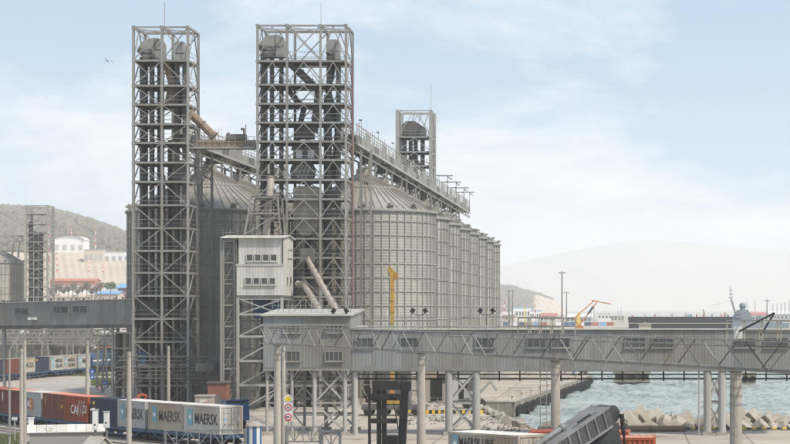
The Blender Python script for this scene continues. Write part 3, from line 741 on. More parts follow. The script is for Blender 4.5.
# white control cabin on stilts
cd0, cd1 = 245.0, 252.5
cx0, cx1 = X(236.5, cd0), X(283, cd0); cz0, czm, cz1 = Z(295.5, cd0), Z(265, cd0), Z(238, cd0)
t = T('control_cabin', 'white clad two-storey control cabin on stilts in front of the wide tower', 'cabin', ((cx0 + cx1) / 2, (cd0 + cd1) / 2, 0))
up = .25
clad_wall(t, (cx0, cd0), (cx1, cd0), cz0, czm, 1.15, 'cabin', 3); clad_wall(t, (cx0 + .18, cd0 + up), (cx1 - .1, cd0 + up), czm, cz1, 1.1, 'cabin', 3)
t.box('ledge', cx0 - .08, cx1 + .1, cd0 - .1, cd0 + up + .06, czm - .1, czm + .12, 'cabin')
rz = cz1 + .35
mb = MB(); mb.add([(cx1, cd0 + .03, cz0), (cx1, cd1, cz0), (cx1, cd1, cz1), (cx1, (cd0 + cd1) / 2, rz), (cx1, cd0 + .03, cz1)], [(0, 1, 2, 3, 4)]); t.part('side_wall', mb, 'cabin')
mb = MB(); mb.add([(cx0, cd0 + .03, cz0), (cx0, cd1, cz0), (cx0, cd1, cz1), (cx0, (cd0 + cd1) / 2, rz), (cx0, cd0 + .03, cz1)], [(4, 3, 2, 1, 0)]); t.part('side_wall', mb, 'cabin')
mb = MB(); mb.add([(cx0, cd1, cz0), (cx1, cd1, cz0), (cx1, cd1, cz1), (cx0, cd1, cz1)], [(0, 1, 2, 3)]); t.part('rear_wall', mb, 'cabin')
mb = MB(); rx0, rx1 = cx0 - 1.9, cx1 + .25
mb.prism([(cd0 - .3, cz1 - .02), ((cd0 + cd1) / 2, rz + .05), (cd1 + .3, cz1 - .02), (cd1 + .3, cz1 + .14), ((cd0 + cd1) / 2, rz + .14), (cd0 - .3, cz1 + .1)], rx0, rx1, axis='x')
t.part('roof', mb, 'cabin')
t.box('floor', cx0, cx1, cd0 + .03, cd1, cz0 - .25, cz0 - .004, 'steel_dark')
for px in (246, 254, 262, 270): window(t, X(px, cd0), X(px + 6.8, cd0), cd0 + up - .02, Z(261.5, cd0), Z(254, cd0), 1, 'cabin', 1)
for px in (245, 253, 261, 269): window(t, X(px, cd0), X(px + 6.8, cd0), cd0 - .02, Z(285, cd0), Z(277.5, cd0), 1, 'cabin', 1)
sidewin(t, cx1, 247, 248.2, Z(285, 247), Z(276, 247)); sidewin(t, cx1, 249.4, 250.6, Z(285, 249), Z(276, 249))
for y in (250, 259): t.beam('wall_lamp', (cx1, 248.5, Z(y, 248)), (cx1 + .9, 248.5, Z(y + .5, 248)), .14, m='steel_dark')
# stilts
for x in (cx0 + .15, cx1 - .15):
    for d in (cd0 + .2, cd1 - .2): t.beam('stilt', (x, d, 0), (x, d, cz0 - .25), .34, shape='I', m='steel_light')
lv = [0, 3.2, 6.2, 9.2, 11.9, cz0 - .4]
for i in range(1, 6):
    z = lv[i]
    for d in (cd0 + .2, cd1 - .2):
        t.beam('beam', (cx0 + .15, d, z), (cx1 - .15, d, z), .18, .26, 'steel_light')
        t.beam('brace', (cx0 + .2, d, lv[i - 1]), (cx1 - .2, d, z - .1), .16, m='steel_light')
    for x in (cx0 + .15, cx1 - .15): t.beam('beam', (x, cd0 + .2, z), (x, cd1 - .2, z), .16, .24, 'steel')
    if 1 < i < 5: t.box('floor_deck', cx0 + .2, cx1 - .2, cd0 + 2, cd1 - .3, z + .14, z + .2, 'deck')
t.beam('brace', (cx1 - .2, cd0 + .16, lv[4]), (cx0 + .2, cd0 + .16, lv[5]), .14, m='steel_light')
t.box('blue_hopper', cx0 + 1.6, cx1 - 1, cd0 + 2.2, cd1 - 2, cz0 - 2.8, cz0 - .3, 'wagon_blue')
# roof rail
for i in range(8): x = cx0 - 1.7 + i * .9; t.beam('rail_post', (x, cd0 + .2, cz1 + .1), (x, cd0 + .2, cz1 + 1.1), .05)

# stair tower left of the cabin
sx0, sx1, sd0, sd1 = X(223.5, 245.5), cx0 - .35, 245.5, 250
t = T('stair_tower', 'narrow open steel stair tower attached left of the white cabin', 'stairs', ((sx0 + sx1) / 2, 248, 0))
for x in (sx0, sx1):
    for d in (sd0, sd1): t.beam('post', (x, d, 0), (x, d, cz1 - .2), .2, shape='I', m='steel')
k = 8
for i in range(1, k + 1):
    z = (cz1 - .4) * i / k; zb_ = (cz1 - .4) * (i - 1) / k
    for d in (sd0, sd1): t.beam('beam', (sx0, d, z), (sx1, d, z), .12, .18)
    for x in (sx0, sx1): t.beam('beam', (x, sd0, z), (x, sd1, z), .12, .18)
    t.box('landing', sx0 + .1, sx1 - .1, sd0 + .1, sd0 + 1.2, z - .05, z, 'deck')
    t.beam('stringer', (sx0 + .35, sd0 + 1.2, zb_), (sx0 + .35, sd1 - .3, z), .06, .22, 'steel'); t.beam('stringer', (sx1 - .35, sd0 + 1.2, zb_), (sx1 - .35, sd1 - .3, z), .06, .22, 'steel')
    for hz in (.55, 1.1): t.beam('handrail', (sx0, sd0 - .02, z + hz), (sx1, sd0 - .02, z + hz), .05)
    t.beam('brace', (sx0, sd0 - .05, zb_), (sx1, sd0 - .05, z), .06)
t.beam('drain_pipe', (sx0 - .3, sd0, 0), (sx0 - .3, sd0, cz1), .2, m='steel_light', shape='tube')

# feeding frame and tan spout above the cabin
fd = 249.0
t = T('feed_frame', 'tapering steel frame with handrails standing on the cabin roof', 'frame', (X(266, fd), fd, cz1))
levels = [(235, 247, 283), (214, 251, 281), (198, 253, 280)]
for (ya, a0, a1), (yb, b0, b1) in zip(levels, levels[1:]):
    for d in (fd - 1.6, fd + 1.6):
        t.beam('post', P(a0, ya, fd) + Vector((0, d - fd, 0)), P(b0, yb, fd) + Vector((0, d - fd, 0)), .2); t.beam('post', P(a1, ya, fd) + Vector((0, d - fd, 0)), P(b1, yb, fd) + Vector((0, d - fd, 0)), .2)
        t.beam('beam', P(b0, yb, fd) + Vector((0, d - fd, 0)), P(b1, yb, fd) + Vector((0, d - fd, 0)), .2)
        t.beam('brace', P(a0, ya, fd) + Vector((0, d - fd - .05, 0)), P(b1, yb, fd) + Vector((0, d - fd - .05, 0)), .1)
    t.box('deck', X(b0, fd), X(b1, fd), fd - 1.5, fd + 1.5, Z(yb, fd) + .11, Z(yb, fd) + .18, 'deck')
    for hz in (.5, 1.0): t.beam('handrail', P(b0, yb, fd - 1.6) + Vector((0, 0, hz)), P(b1, yb, fd - 1.6) + Vector((0, 0, hz)), .05)
    for i in range(5): c = P(b0 + (b1 - b0) * i / 4, yb, fd - 1.6); t.beam('rail_post', c, c + Vector((0, 0, 1.0)), .05)
spout('tan grain spout dropping through the frame onto the cabin roof', [P(271, 178, fd + 1), P(269, 200, fd), P(266, 236, fd)], .9, 'tan_box', 2.2)
spout('upper of the two pale spouts slanting down right of the cabin', [P(307, 258, 252), P(311, 266, 252), P(337, 312, 213)], .68, 'tan_box', 4.5)
spout('lower of the two pale spouts slanting down right of the cabin', [P(298, 284, 251), P(304, 284, 250), P(320, 312, 214)], .68, 'tan_box', 4.5)
machine_box('valve_box', 'tan valve box at the head of the pale slanting spouts', 300, 313, 248, 262, 252, 253.6, 'steel_dark', 1)

# transfer building and the long gallery
gd0, gd1 = 199.0, 203.6
bx0, bx1 = X(263, gd0), X(350.5, gd0); bz0, bz1 = Z(368, gd0), Z(315, gd0)
t = T('transfer_building', 'grey clad transfer house on columns at the left end of the long gallery', 'building', ((bx0 + bx1) / 2, gd0 + 3, 0))
bd1 = gd0 + 9
clad_wall(t, (bx0, gd0), (bx1, gd0), bz0, bz1, 1.0, 'clad', 3)
clad_wall(t, (bx1, gd0 + .03), (bx1, bd1), bz0, bz1 - .02, 1.1, 'clad', 3)
clad_wall(t, (bx1, bd1), (bx0, bd1), bz0, bz1 - .02, 2.2, 'clad', 3); clad_wall(t, (bx0, bd1), (bx0, gd0 + .03), bz0, bz1 - .02, 1.1, 'clad', 3)
mb = MB(); rz = bz1 + .45
mb.prism([(gd0 - .35, bz1 - .12), (bd1 + .3, rz), (bd1 + .3, rz + .15), (gd0 - .35, bz1 + .05)], bx0 - .25, bx1 + .2, axis='x'); t.part('roof', mb, 'clad_roof')
t.box('floor', bx0, bx1, gd0 + .02, bd1, bz0 - .3, bz0 - .004, 'steel')
t.beam('eave_pipe', (bx0 + .8, gd0 - .15, bz1 - 1.0), (bx1, gd0 - .15, bz1 - 1.0), .09, shape='tube')
for px in (283, 325.3):
    window(t, X(px, gd0), X(px + 17.5, gd0), gd0 - .04, Z(333, gd0), Z(325, gd0), 4, 'steel')
    window(t, X(px - .5, gd0), X(px + 17.5, gd0), gd0 - .04, Z(361.5, gd0), Z(351, gd0), 4, 'steel')
# roof rail
for i in range(15):
    x = bx0 + .4 + i * (bx1 - bx0 - .8) / 14; t.beam('rail_post', (x, gd0 + 3, bz1 + .1), (x, gd0 + 3, bz1 + 1.5), .05)
for hz in (.95, 1.5): t.beam('rail', (bx0 + .4, gd0 + 3, bz1 + hz), (bx1 - .4, gd0 + 3, bz1 + hz), .05)
def leg_pair(t, xa, xb, d, ztop, w=.42, bw=.17, m='steel_light', zmid=None):
    for x in (xa, xb): t.beam('column', (x, d, 0), (x, d, ztop), w, m=m, shape='tube'); 
    for x in (xa, xb): t.box('footing', x - .5, x + .5, d - .5, d + .5, 0, .35, 'concrete')
    zm = zmid or ztop * .5
    t.beam('tie', (xa, d, zm), (xb, d, zm), bw, m=m)
    for a, b_ in ((.3, zm), (zm, ztop)):
        t.beam('brace', (xa, d - .06, a), (xb, d - .06, b_), bw, m=m); t.beam('brace', (xb, d + .12, a), (xa, d + .12, b_), bw, m=m)
leg_pair(t, X(314.5, gd0 + .6), X(345, gd0 + .6), gd0 + .6, bz0 - .3); leg_pair(t, X(314.5, gd0 + .6), X(345, gd0 + .6), bd1 - .6, bz0 - .3)
leg_pair(t, X(267, gd0 + .6), X(292, gd0 + .6), gd0 + .6, bz0 - .3, .3, .12); leg_pair(t, X(267, gd0 + .6), X(292, gd0 + .6), bd1 - .6, bz0 - .3, .3, .12)
for z in (1.8, 3.4, 5.0):
    t.beam('beam', (bx0 + .6, bd1 - .7, z), (bx1 - .6, bd1 - .7, z), .16); t.beam('beam', (bx0 + .6, gd0 + 4.5, z), (bx1 - .6, gd0 + 4.5, z), .12)

gx0, gx1 = bx1 + .05, X(815, gd0); gz0, gz1 = Z(368, gd0), Z(330, gd0)
t = T('conveyor_gallery', 'long level grey clad conveyor gallery crossing the right half of the picture', 'gallery', ((gx0 + gx1) / 2, (gd0 + gd1) / 2, 0))
clad_wall(t, (gx0, gd0 + .12), (gx1, gd0 + .12), gz0, gz1, 1.0, 'clad', 3)
clad_wall(t, (gx1, gd1), (gx0, gd1), gz0, gz1, 4.0, 'clad', 8)
clad_wall(t, (gx1, gd0 + .12), (gx1, gd1), gz0, gz1, 1.0, 'clad', 3)
k = 24
for i in range(k): a = gx0 + (gx1 - gx0) * i / k; b_ = gx0 + (gx1 - gx0) * (i + 1) / k; t.box('roof_sheet', a, b_ - .015, gd0 - .1, gd1 + .15, gz1 + .01, gz1 + .1, 'clad_roof')
t.box('floor', gx0, gx1, gd0 + .16, gd1 - .02, gz0 - .35, gz0 - .01, 'steel')
t.box('floor_edge', gx0, gx1, gd0 + .02, gd0 + .1, gz0 - .3, gz0 + .1, 'clad')
t.beam('roof_pipe', (gx0 + .5, gd0 + .5, gz1 + .32), (X(560, gd0), gd0 + .5, gz1 + .32), .2, m='c_white', shape='tube')
for a, b_, n_ in ((355, 373.5, 3), (400, 419, 3), (475, 494.5, 3), (526.5, 546, 3), (551, 570, 3), (624.5, 646, 3), (651.5, 673.5, 3), (734.5, 755.5, 3), (764, 788.5, 3)):
    window(t, X(a, gd0), X(b_, gd0), gd0 + .1, Z(348, gd0), Z(337.5, gd0), n_, 'clad', 1)
# roof walkway rail
xr1 = X(562, gd0); k = 22
for i in range(k + 1): x = gx0 + 2 + (xr1 - gx0 - 2) * i / k; t.beam('rail_post', (x, gd0 + .2, gz1 + .1), (x, gd0 + .2, Z(317, gd0)), .06)
for y in (317, 321.5): t.beam('rail', (gx0 + 2, gd0 + .2, Z(y, gd0)), (xr1, gd0 + .2, Z(y, gd0)), .06)
for i in range(k + 1): x = gx0 + 2 + (xr1 - gx0 - 2) * i / k; t.beam('rail_post', (x, gd1, gz1 + .1), (x, gd1, Z(317.5, gd1)), .05)
t.beam('rail', (gx0 + 2, gd1, Z(317.5, gd1)), (xr1, gd1, Z(317.5, gd1)), .05)
for px0_, px1_ in ((449, 476.5), (707.5, 722)):
    for d in (gd0 + .5, gd1 - .5): leg_pair(t, X(px0_, d), X(px1_, d), d, gz0 - .35, .78 if d < 200 else .5, .2, 'steel_light')
t.beam('column', (X(354.5, gd0), gd0 + .6, 0), (X(354.5, gd0), gd0 + .6, gz0 - .3), .55, m='steel_light', shape='tube')
t.beam('column', (X(354.5, gd1), gd1 - .4, 0), (X(354.5, gd1), gd1 - .4, gz0 - .3), .5, m='steel_light', shape='tube')
t.beam('column', (X(699, gd0), gd0 + .5, 0), (X(699, gd0), gd0 + .5, gz0 - .3), .16, m='steel_light', shape='tube')
# pipes hanging below the gallery
t = T('hanging_pipes', 'dark pipes and cable tray hanging on rods below the long gallery', 'pipes', ((gx0 + gx1) / 2, gd1 - .3, gz0 - 1.6))
for z, w in ((Z(374.3, gd1), .13), (Z(378.8, gd1), .17)): t.beam('pipe', (X(352, gd1), gd1 - .3, z), (gx1, gd1 - .3, z), w, m='black_steel', shape='tube')
for i in range(22): x = X(356 + i * 20.5, gd1); t.beam('hanger', (x, gd1 - .3, gz0 - .36), (x, gd1 - .3, Z(381, gd1)), .14, m='black_steel')
# flood lights on the gallery roof
def floodlight(px, y, d, label):
    x, z = X(px, d), Z(y, d)
    t = T('floodlight', label, 'lamp', (x, d, z - 1.2))
    t.beam('stem', (x, d, gz1 + .1), (x, d, z - .2), .07, m='steel_dark')
    mb = MB(); c = [(-.62, .12), (-.5, -.12), (-.25, -.22), (.25, -.22), (.5, -.12), (.62, .12)]
    for (a, za), (b_, zb_) in zip(c, c[1:]): mb.bar((x + a, d, z + za), (x + b_, d, z + zb_), .07)
    t.part('bracket', mb, 'steel_dark')
    for s in (-1, 1):
        mb = MB(); mb.bar((x + s * .78, d, z + .02), (x + s * .5, d, z + .42), .55, .36); h_ = t.part('lamp_head', mb, 'black_steel')
        mb = MB(); mb.bar((x + s * .86, d - .05, z + .03), (x + s * .81, d - .05, z - .02), .45, .3); t.part('lens', mb, 'white', None)
    return t
floodlight(419, 313, gd0 + 1.2, 'twin floodlight on the gallery roof near the yellow crane')
floodlight(486.5, 313, gd0 + 1.2, 'twin floodlight on the gallery roof at the last silo')
floodlight(340, 313, gd0 + .9, 'twin floodlight on the transfer house roof edge')

# ------------------------------------------------------------------ cable rack on concrete poles in front of the gallery
ra = Vector((-33.2, 182.0, 0)); rb = Vector((14.5, 86.9, 0))
def rk(px):    # point on the rack line seen at photo column px
    k_ = (px - PX0) / F; t_ = (k_ * ra.y - ra.x) / ((rb.x - ra.x) - k_ * (rb.y - ra.y)); return ra + (rb - ra) * t_
t = T('cable_rack', 'openwork steel cable rack on concrete poles in front of the gallery', 'rack', (ra + rb) / 2)
u = (rb - ra).normalized(); nrm = Vector((-u.y, u.x, 0))
if nrm.y > 0: nrm = -nrm
zr0, zr1 = 9.45, 11.0
for s in (0, .9):
    for z in (zr0, zr1): t.beam('chord', ra - nrm * s + Vector((0, 0, z)), rb - nrm * s + Vector((0, 0, z)), .07, m='steel')
ln = (rb - ra).length; k = 46
for i in range(k):
    p0, p1 = ra + u * ln * i / k, ra + u * ln * (i + 1) / k
    mm = ('steel', 'steel', 'steel_dark')[i % 3]
    if i % 5 == 4: t.beam('brace', p0 + Vector((0, 0, zr0)), p1 + Vector((0, 0, zr1)), .05, m=mm)
    elif i % 7 == 5: pass
    else: t.beam('brace', p0 + Vector((0, 0, zr1)), p1 + Vector((0, 0, zr0)), .05, m=mm)
    if i % 2: t.beam('crosspiece', p0 + Vector((0, 0, zr1)), p0 - nrm * .9 + Vector((0, 0, zr1)), .07, m='steel')
    else: t.beam('brace', p0 - nrm * .9 + Vector((0, 0, zr0)), p1 - nrm * .9 + Vector((0, 0, zr1)), .045, m='steel_dark')
for j, (s, z) in enumerate(((.2, zr0 + .1), (.5, zr0 + .12), (.7, zr1 - .3))): t.beam('cable', ra - nrm * s + Vector((0, 0, z)), rb - nrm * s + Vector((0, 0, z)), .09, m='steel', shape='tube')
# walkway rails on the rack, near pole and right end
for pa, pb in ((518, 562), (727, 800)):
    A, B = rk(pa), rk(pb); kk = max(3, int((B - A).length / 1.6))
    for s in (0, .9):
        for hz in (.55, 1.05): t.beam('rail', A - nrm * s + Vector((0, 0, zr1 + hz)), B - nrm * s + Vector((0, 0, zr1 + hz)), .06, m='tan_box')
        for i in range(kk + 1): c = A + (B - A) * i / kk - nrm * s; t.beam('rail_post', c + Vector((0, 0, zr1)), c + Vector((0, 0, zr1 + 1.05)), .07, m='tan_box')
    t.part('walkway', MB().add([A + Vector((0, 0, zr1 + .08)), B + Vector((0, 0, zr1 + .08)), B - nrm * .9 + Vector((0, 0, zr1 + .08)), A - nrm * .9 + Vector((0, 0, zr1 + .08))], [(0, 1, 2, 3)]), 'deck')
c = rk(738); t.part('junction_box', MB().box(c.x - .22, c.x + .22, c.y - .2, c.y + .2, zr1 + .1, zr1 + .75), 'white')
c = rk(772); t.beam('swing_arm', c + Vector((-1.6, 1, zr1 + .5)), c + Vector((.2, 1, zr1 + 1.45)), .09, m='black_steel'); t.beam('swing_arm', c + Vector((-.5, 1, zr1 + .3)), c + Vector((.2, 1, zr1 + 1.45)), .08, m='black_steel')
c = rk(543); 
for s in (-.2, .2): t.beam('ladder_rail', c + Vector((s, .6, 0)), c + Vector((s, .6, zr1)), .05)
for i in range(30): t.beam('ladder_rung', c + Vector((-.2, .6, .4 + i * .35)), c + Vector((.2, .6, .4 + i * .35)), .035)
def concrete_pole(p, h, r0, r1, label, bands=0, head=True, m='concrete'):
    t = T('concrete_pole', label, 'pole', (p[0], p[1], 0), None)
    mb = MB(); mb.cyl((p[0], p[1], -.2), (p[0], p[1], h), r0, r1, 14); t.part('shaft', mb, m, smooth=False)
    for i in range(bands):
        z = h - .35 - i * .45; mb = MB(); rr = r1 + (r0 - r1) * (1 - z / h) + .03; mb.cyl((p[0], p[1], z - .06), (p[0], p[1], z + .06), rr, n=14); t.part('clamp_band', mb, 'steel')
    if head: t.box('cap_plate', p[0] - r1 * 1.3, p[0] + r1 * 1.3, p[1] - r1 * 1.3, p[1] + r1 * 1.3, h, h + .07, 'steel_dark')
    return t
for px, lab, b_ in ((272.5, 'thick concrete rack pole below the left end of the cable rack', 3), (415.5, 'concrete rack pole right of the black forklift mast', 2),
                    (549, 'round concrete rack pole standing before the quay with a ladder', 2), (728.5, 'thick concrete rack pole at far right in front of the breakwater blocks', 4)):
    c = rk(px) - nrm * .45; concrete_pole(c, zr0 - .1, .36, .27 if px != 728.5 else .31, lab, b_)

# ------------------------------------------------------------------ containers and wagons
CL, CW, CH = 6.06, 2.44, 2.59
CMESH = {}
def corrugated(length, h, m, vertical_pitch=.28, dep=.05):
    key = ('cor', length, h, m)
    if key in CMESH: return CMESH[key]
    prof = []; x = 0; k = int(length / vertical_pitch); p = length / k
    for i in range(k): prof += [(i * p, 0), (i * p + p * .3, 0), (i * p + p * .5, dep), (i * p + p * .8, dep)]
    prof.append((length, 0)); n_ = len(prof)
    vs = [(x - length / 2, y, z) for z in (0, h) for x, y in prof]
    CMESH[key] = MB().add(vs, [(i, i + 1, n_ + i + 1, n_ + i) for i in range(n_ - 1)]).mesh('side_panel', m); return CMESH[key]
def cmesh(key, m, fn):
    if (key, m) not in CMESH: mb = MB(); fn(mb); CMESH[(key, m)] = mb.mesh(key, m)
    return CMESH[(key, m)]
def container(m, label, marks=(), roof='c_roof', door=True, group=None, full=True):
    t = T('shipping_container', label, 'container', group=group); o = t.o; hl, hw = CL / 2, CW / 2
    obj('side_panel', corrugated(CL - .24, CH - .3, m), o, (0, -hw + .03, .16))
    obj('side_panel', corrugated(CL - .24, CH - .3, m), o, (0, hw - .03, .16), (0, 0, math.pi))
    obj('end_panel', corrugated(CW - .2, CH - .3, m), o, (-hl + .03, 0, .16), (0, 0, -math.pi / 2))
    obj('roof', cmesh('roof', roof, lambda mb: [mb.box(-hl + .05, hl - .05, -hw + .05, hw - .05, CH - .1, CH - .03)] + [mb.box(-hl + .15 + i * .42, -hl + .33 + i * .42, -hw + .1, hw - .1, CH - .03, CH - .01) for i in range(14)]), o)
    obj('floor', cmesh('floor', m, lambda mb: mb.box(-hl + .05, hl - .05, -hw + .05, hw - .05, .05, .16)), o)
    post = cmesh('corner_post', m, lambda mb: mb.box(-.08, .08, -.08, .08, .12, CH - .12)); cast = cmesh('corner_casting', m, lambda mb: mb.box(-.09, .09, -.09, .09, 0, .12))
    for sx in (-1, 1):
        for sy in (-1, 1):
            obj('corner_post', post, o, (sx * (hl - .08), sy * (hw - .08), 0))
            for z in (0, CH - .12): obj('corner_casting', cast, o, (sx * (hl - .09), sy * (hw - .09), z))
    rl = cmesh('rail', m, lambda mb: mb.box(-hl + .16, hl - .16, -.05, .05, 0, .14))
    for sy in (-1, 1):
        for z in (.01, CH - .15): obj('rail', rl, o, (0, sy * (hw - .05), z))
    er = cmesh('end_rail', m, lambda mb: mb.box(-.05, .05, -hw + .16, hw - .16, 0, .14))
    for sx in (-1, 1):
        for z in (.01, CH - .15): obj('end_rail', er, o, (sx * (hl - .05), 0, z))
    if door:
        for s in (-1, 1):
            def dm(mb):
                mb.box(hl - .1, hl - .06, .02, hw - .17, .16, CH - .16)
                for k_ in range(4): z = .25 + k_ * .56; mb.box(hl - .06, hl - .03, .08, hw - .22, z, z + .46)
            d_ = obj('door', cmesh('door', m, dm), o); d_.scale = (1, s, 1)
            for yy in (.3, .8): obj('lock_rod', cmesh('lock_rod' + str(yy), 'steel_light', lambda mb: (mb.cyl((hl - .01, yy, .1), (hl - .01, yy, CH - .1), .025, n=6), mb.box(hl - .02, hl + .03, yy - .25, yy, .95, 1.02))), d_)
        pl = obj('placard', cmesh('placard', 'white', lambda mb: mb.box(hl - .03, hl - .01, .62, .9, 1.2, 1.6)), o)
        obj('placard', cmesh('placard_blue', 'c_teal', lambda mb: mb.box(hl - .03, hl - .01, -.8, -.5, 1.2, 1.55)), o)
    else: obj('end_panel', corrugated(CW - .2, CH - .3, m), o, (hl - .03, 0, .16), (0, 0, math.pi / 2))
    for kind, xc, zc, w, h, mm in marks:
        y = -hw + .02
        if kind == 'star':
            lg = obj('logo', cmesh(f'logo{w}{h}', mm, lambda mb: mb.box(-w / 2, w / 2, 0, .012, -h / 2, h / 2)), o, (xc, y, zc))
            def star(mb):
                r1, r2 = min(w, h) * .42, min(w, h) * .14; k_ = 14
                vs = [((r1 if i % 2 == 0 else r2) * math.sin(math.pi * i / 7), -.006, (r1 if i % 2 == 0 else r2) * math.cos(math.pi * i / 7)) for i in range(k_)]
                mb.add(vs + [(0, -.006, 0)], [(i, (i + 1) % k_, k_) for i in range(k_)])
            obj('star', cmesh(f'star{w}{h}', 'letter_white', star), lg)
        elif kind == 'block': obj('logo', cmesh(f'block{w:.2f}{h:.2f}', mm, lambda mb: mb.box(-w / 2, w / 2, 0, .012, -h / 2, h / 2)), o, (xc, y - .003 * (mm == 'letter_white'), zc))
        elif kind == 'bars':
            for i in range(3): obj('logo', cmesh(f'bar{i}', mm, lambda mb: mb.bar((-w / 2 + w * i / 2.2, 0, -h / 2), (-w / 2 + w * (i + .8) / 2.2, 0, h / 2), .1, .02)), o, (xc, y, zc))
        else:
            q = obj('lettering', text_mesh(kind, mm), o, (xc, y, zc), (math.pi / 2, 0, 0)); q.scale = (w, h, 1)
    return t
MK = lambda c='letter_black': [('star', -1.98, 1.45, .78, 1.5, 'c_teal'), ('MAERSK', .72, 1.35, 3.75, 1.0, c)]
def wagon(label, group):
    t = T('flat_wagon', label, 'wagon', group=group); o = t.o; hl = 6.3
    obj('deck_frame', cmesh('deck_frame', 'wagon_blue', lambda mb: (mb.box(-hl, hl, -.25, .25, -.5, -.02), mb.box(-hl, hl, -1.3, -1.12, -.32, -.02), mb.box(-hl, hl, 1.12, 1.3, -.32, -.02),
        [mb.box(-hl + i * 2.18 - .1 * (i == 6), -hl + i * 2.18 + .15 - .15 * (i == 6), -1.12, 1.12, -.3, -.03) for i in range(7)])), o)
    for s in (-1, 1):
        def tr(mb):
            y = s * 1.24; mb.bar((-4, y, -.75), (4, y, -.75), .12, .14); mb.bar((-5.2, y, -.3), (-4, y, -.75), .12); mb.bar((5.2, y, -.3), (4, y, -.75), .12)
            for i in range(8): x = -3.5 + i; mb.bar((x, y, -.3), (x + .5 * (-1) ** i, y, -.75), .16, .1)
        obj('side_truss', cmesh(f'side_truss{s}', 'wagon_blue', tr), o)
    for sx in (-1, 1):
        b_ = obj('bogie', cmesh('bogie', 'bogie', lambda mb: [mb.box(-1.5, 1.5, s * 1.0 - .1, s * 1.0 + .1, -.85, -.5) for s in (-1, 1)] + [mb.box(-.25, .25, -1.1, 1.1, -.8, -.32)]), o, (sx * 4.75, 0, 0))
        for ax in (-.92, .92):
            for sy in (-1, 1): obj('wheel', cmesh('wheel', 'bogie', lambda mb: (mb.cyl((0, -.07, 0), (0, .07, 0), .46, n=18), mb.cyl((0, -.1, 0), (0, .1, 0), .16, n=10))), b_, (ax, sy * .8, -.62))
        obj('buffer', cmesh('coupler', 'bogie', lambda mb: (mb.box(-.35, .35, -.14, .14, -.4, -.15))), o, (sx * (hl + .05), 0, 0))
    return t
WZ = 1.23           # deck height above the yard
LB = {}
near = [('c_white', 'weathered white lettered container with doors at the right end of the near train', MK(), 'c_roof'),
        ('c_beige', 'dirty beige container with faded star and black lettering on the near train', [('star', -1.98, 1.45, .78, 1.5, 'c_teal'), ('MAERSK', .72, 1.35, 3.75, 1.0, 'steel_dark')], 'c_roof'),
        ('c_grey', 'clean light grey container with teal star beside the navy one on the near train', MK(), 'c_roof'),
        ('c_navy', 'plain dark navy container on the near train, between rust red and light grey ones', [('block', -2.3, 2.05, .55, .28, 'sign_yellow')], 'c_navy'),
        ('c_rust', 'rust red container with white letters on the near train', [('CAI', -.6, 1.2, 2.0, .9, 'letter_white'), ('bars', .95, 1.35, 1.3, 1.5, 'letter_white'), ('CU', 2.1, 1.3, .9, .8, 'letter_white')], 'c_pink'),
        ('c_brown', 'dark brown container with small yellow mark, between rust red and logo ones', [('block', 2.2, 1.35, .3, .3, 'sign_yellow'), ('block', -2.4, 1.9, .25, .9, 'c_pink')], 'c_pink'),
        ('c_grey', 'grey container with an orange and blue square logo on the near train', [('block', -.9, 1.35, .75, 1.1, 'blue'), ('block', .1, 1.3, 1.25, 1.1, 'orange'), ('K', -.35, 1.3, 1.1, .7, 'letter_white')], 'c_roof'),
        ('c_brown', 'dark brown container behind the concrete poles, left of the logo container', [('block', -2.2, 1.8, .3, .9, 'letter_white')], 'c_pink'),
        ('c_rust', 'red container at the left edge on the near train', [('block', 1.9, .9, .3, .3, 'sign_yellow')], 'c_rust'),
        ('c_brown', 'brown container cut by the left edge of the picture', [], 'c_pink')]
p = Vector((-36.5, 180.2, 0)); heads = [45.7, 51, 53, 53, 53]; path = []
wl = ['beneath the white and beige lettered containers', 'beneath the navy and light grey containers', 'beneath the rust red and brown containers', 'beneath the grey container with the square logo', 'at the left edge']
for w_, th in enumerate(heads):
    th = R(th); bk = Vector((-math.cos(th), math.sin(th), 0)); nin = Vector((math.sin(th), math.cos(th), 0))
    for j in range(2):
        c = p + bk * (CL / 2 + j * (CL + .12)) + nin * (CW / 2)
        mm, lab, mk, rf = near[w_ * 2 + j]
        container(mm, lab, mk, rf, door=(j == 0), group='containers on the near train').place((c.x, c.y, WZ), -th)
    c = p + bk * (CL + .06) + nin * (CW / 2); path.append(c)
    if w_ == 0: p_front = c - bk * 6.7
    wagon(f'blue skeletal flat wagon {wl[w_]}', 'blue flat wagons of the near train').place((c.x, c.y, WZ), -th)
    p = p + bk * (2 * CL + .12 + .5)
    if w_ < 4:
        t0, t1_ = th, R(heads[w_ + 1]); n1 = Vector((math.sin(t1_), math.cos(t1_), 0)); p = p + (nin - n1) * (CW / 2)
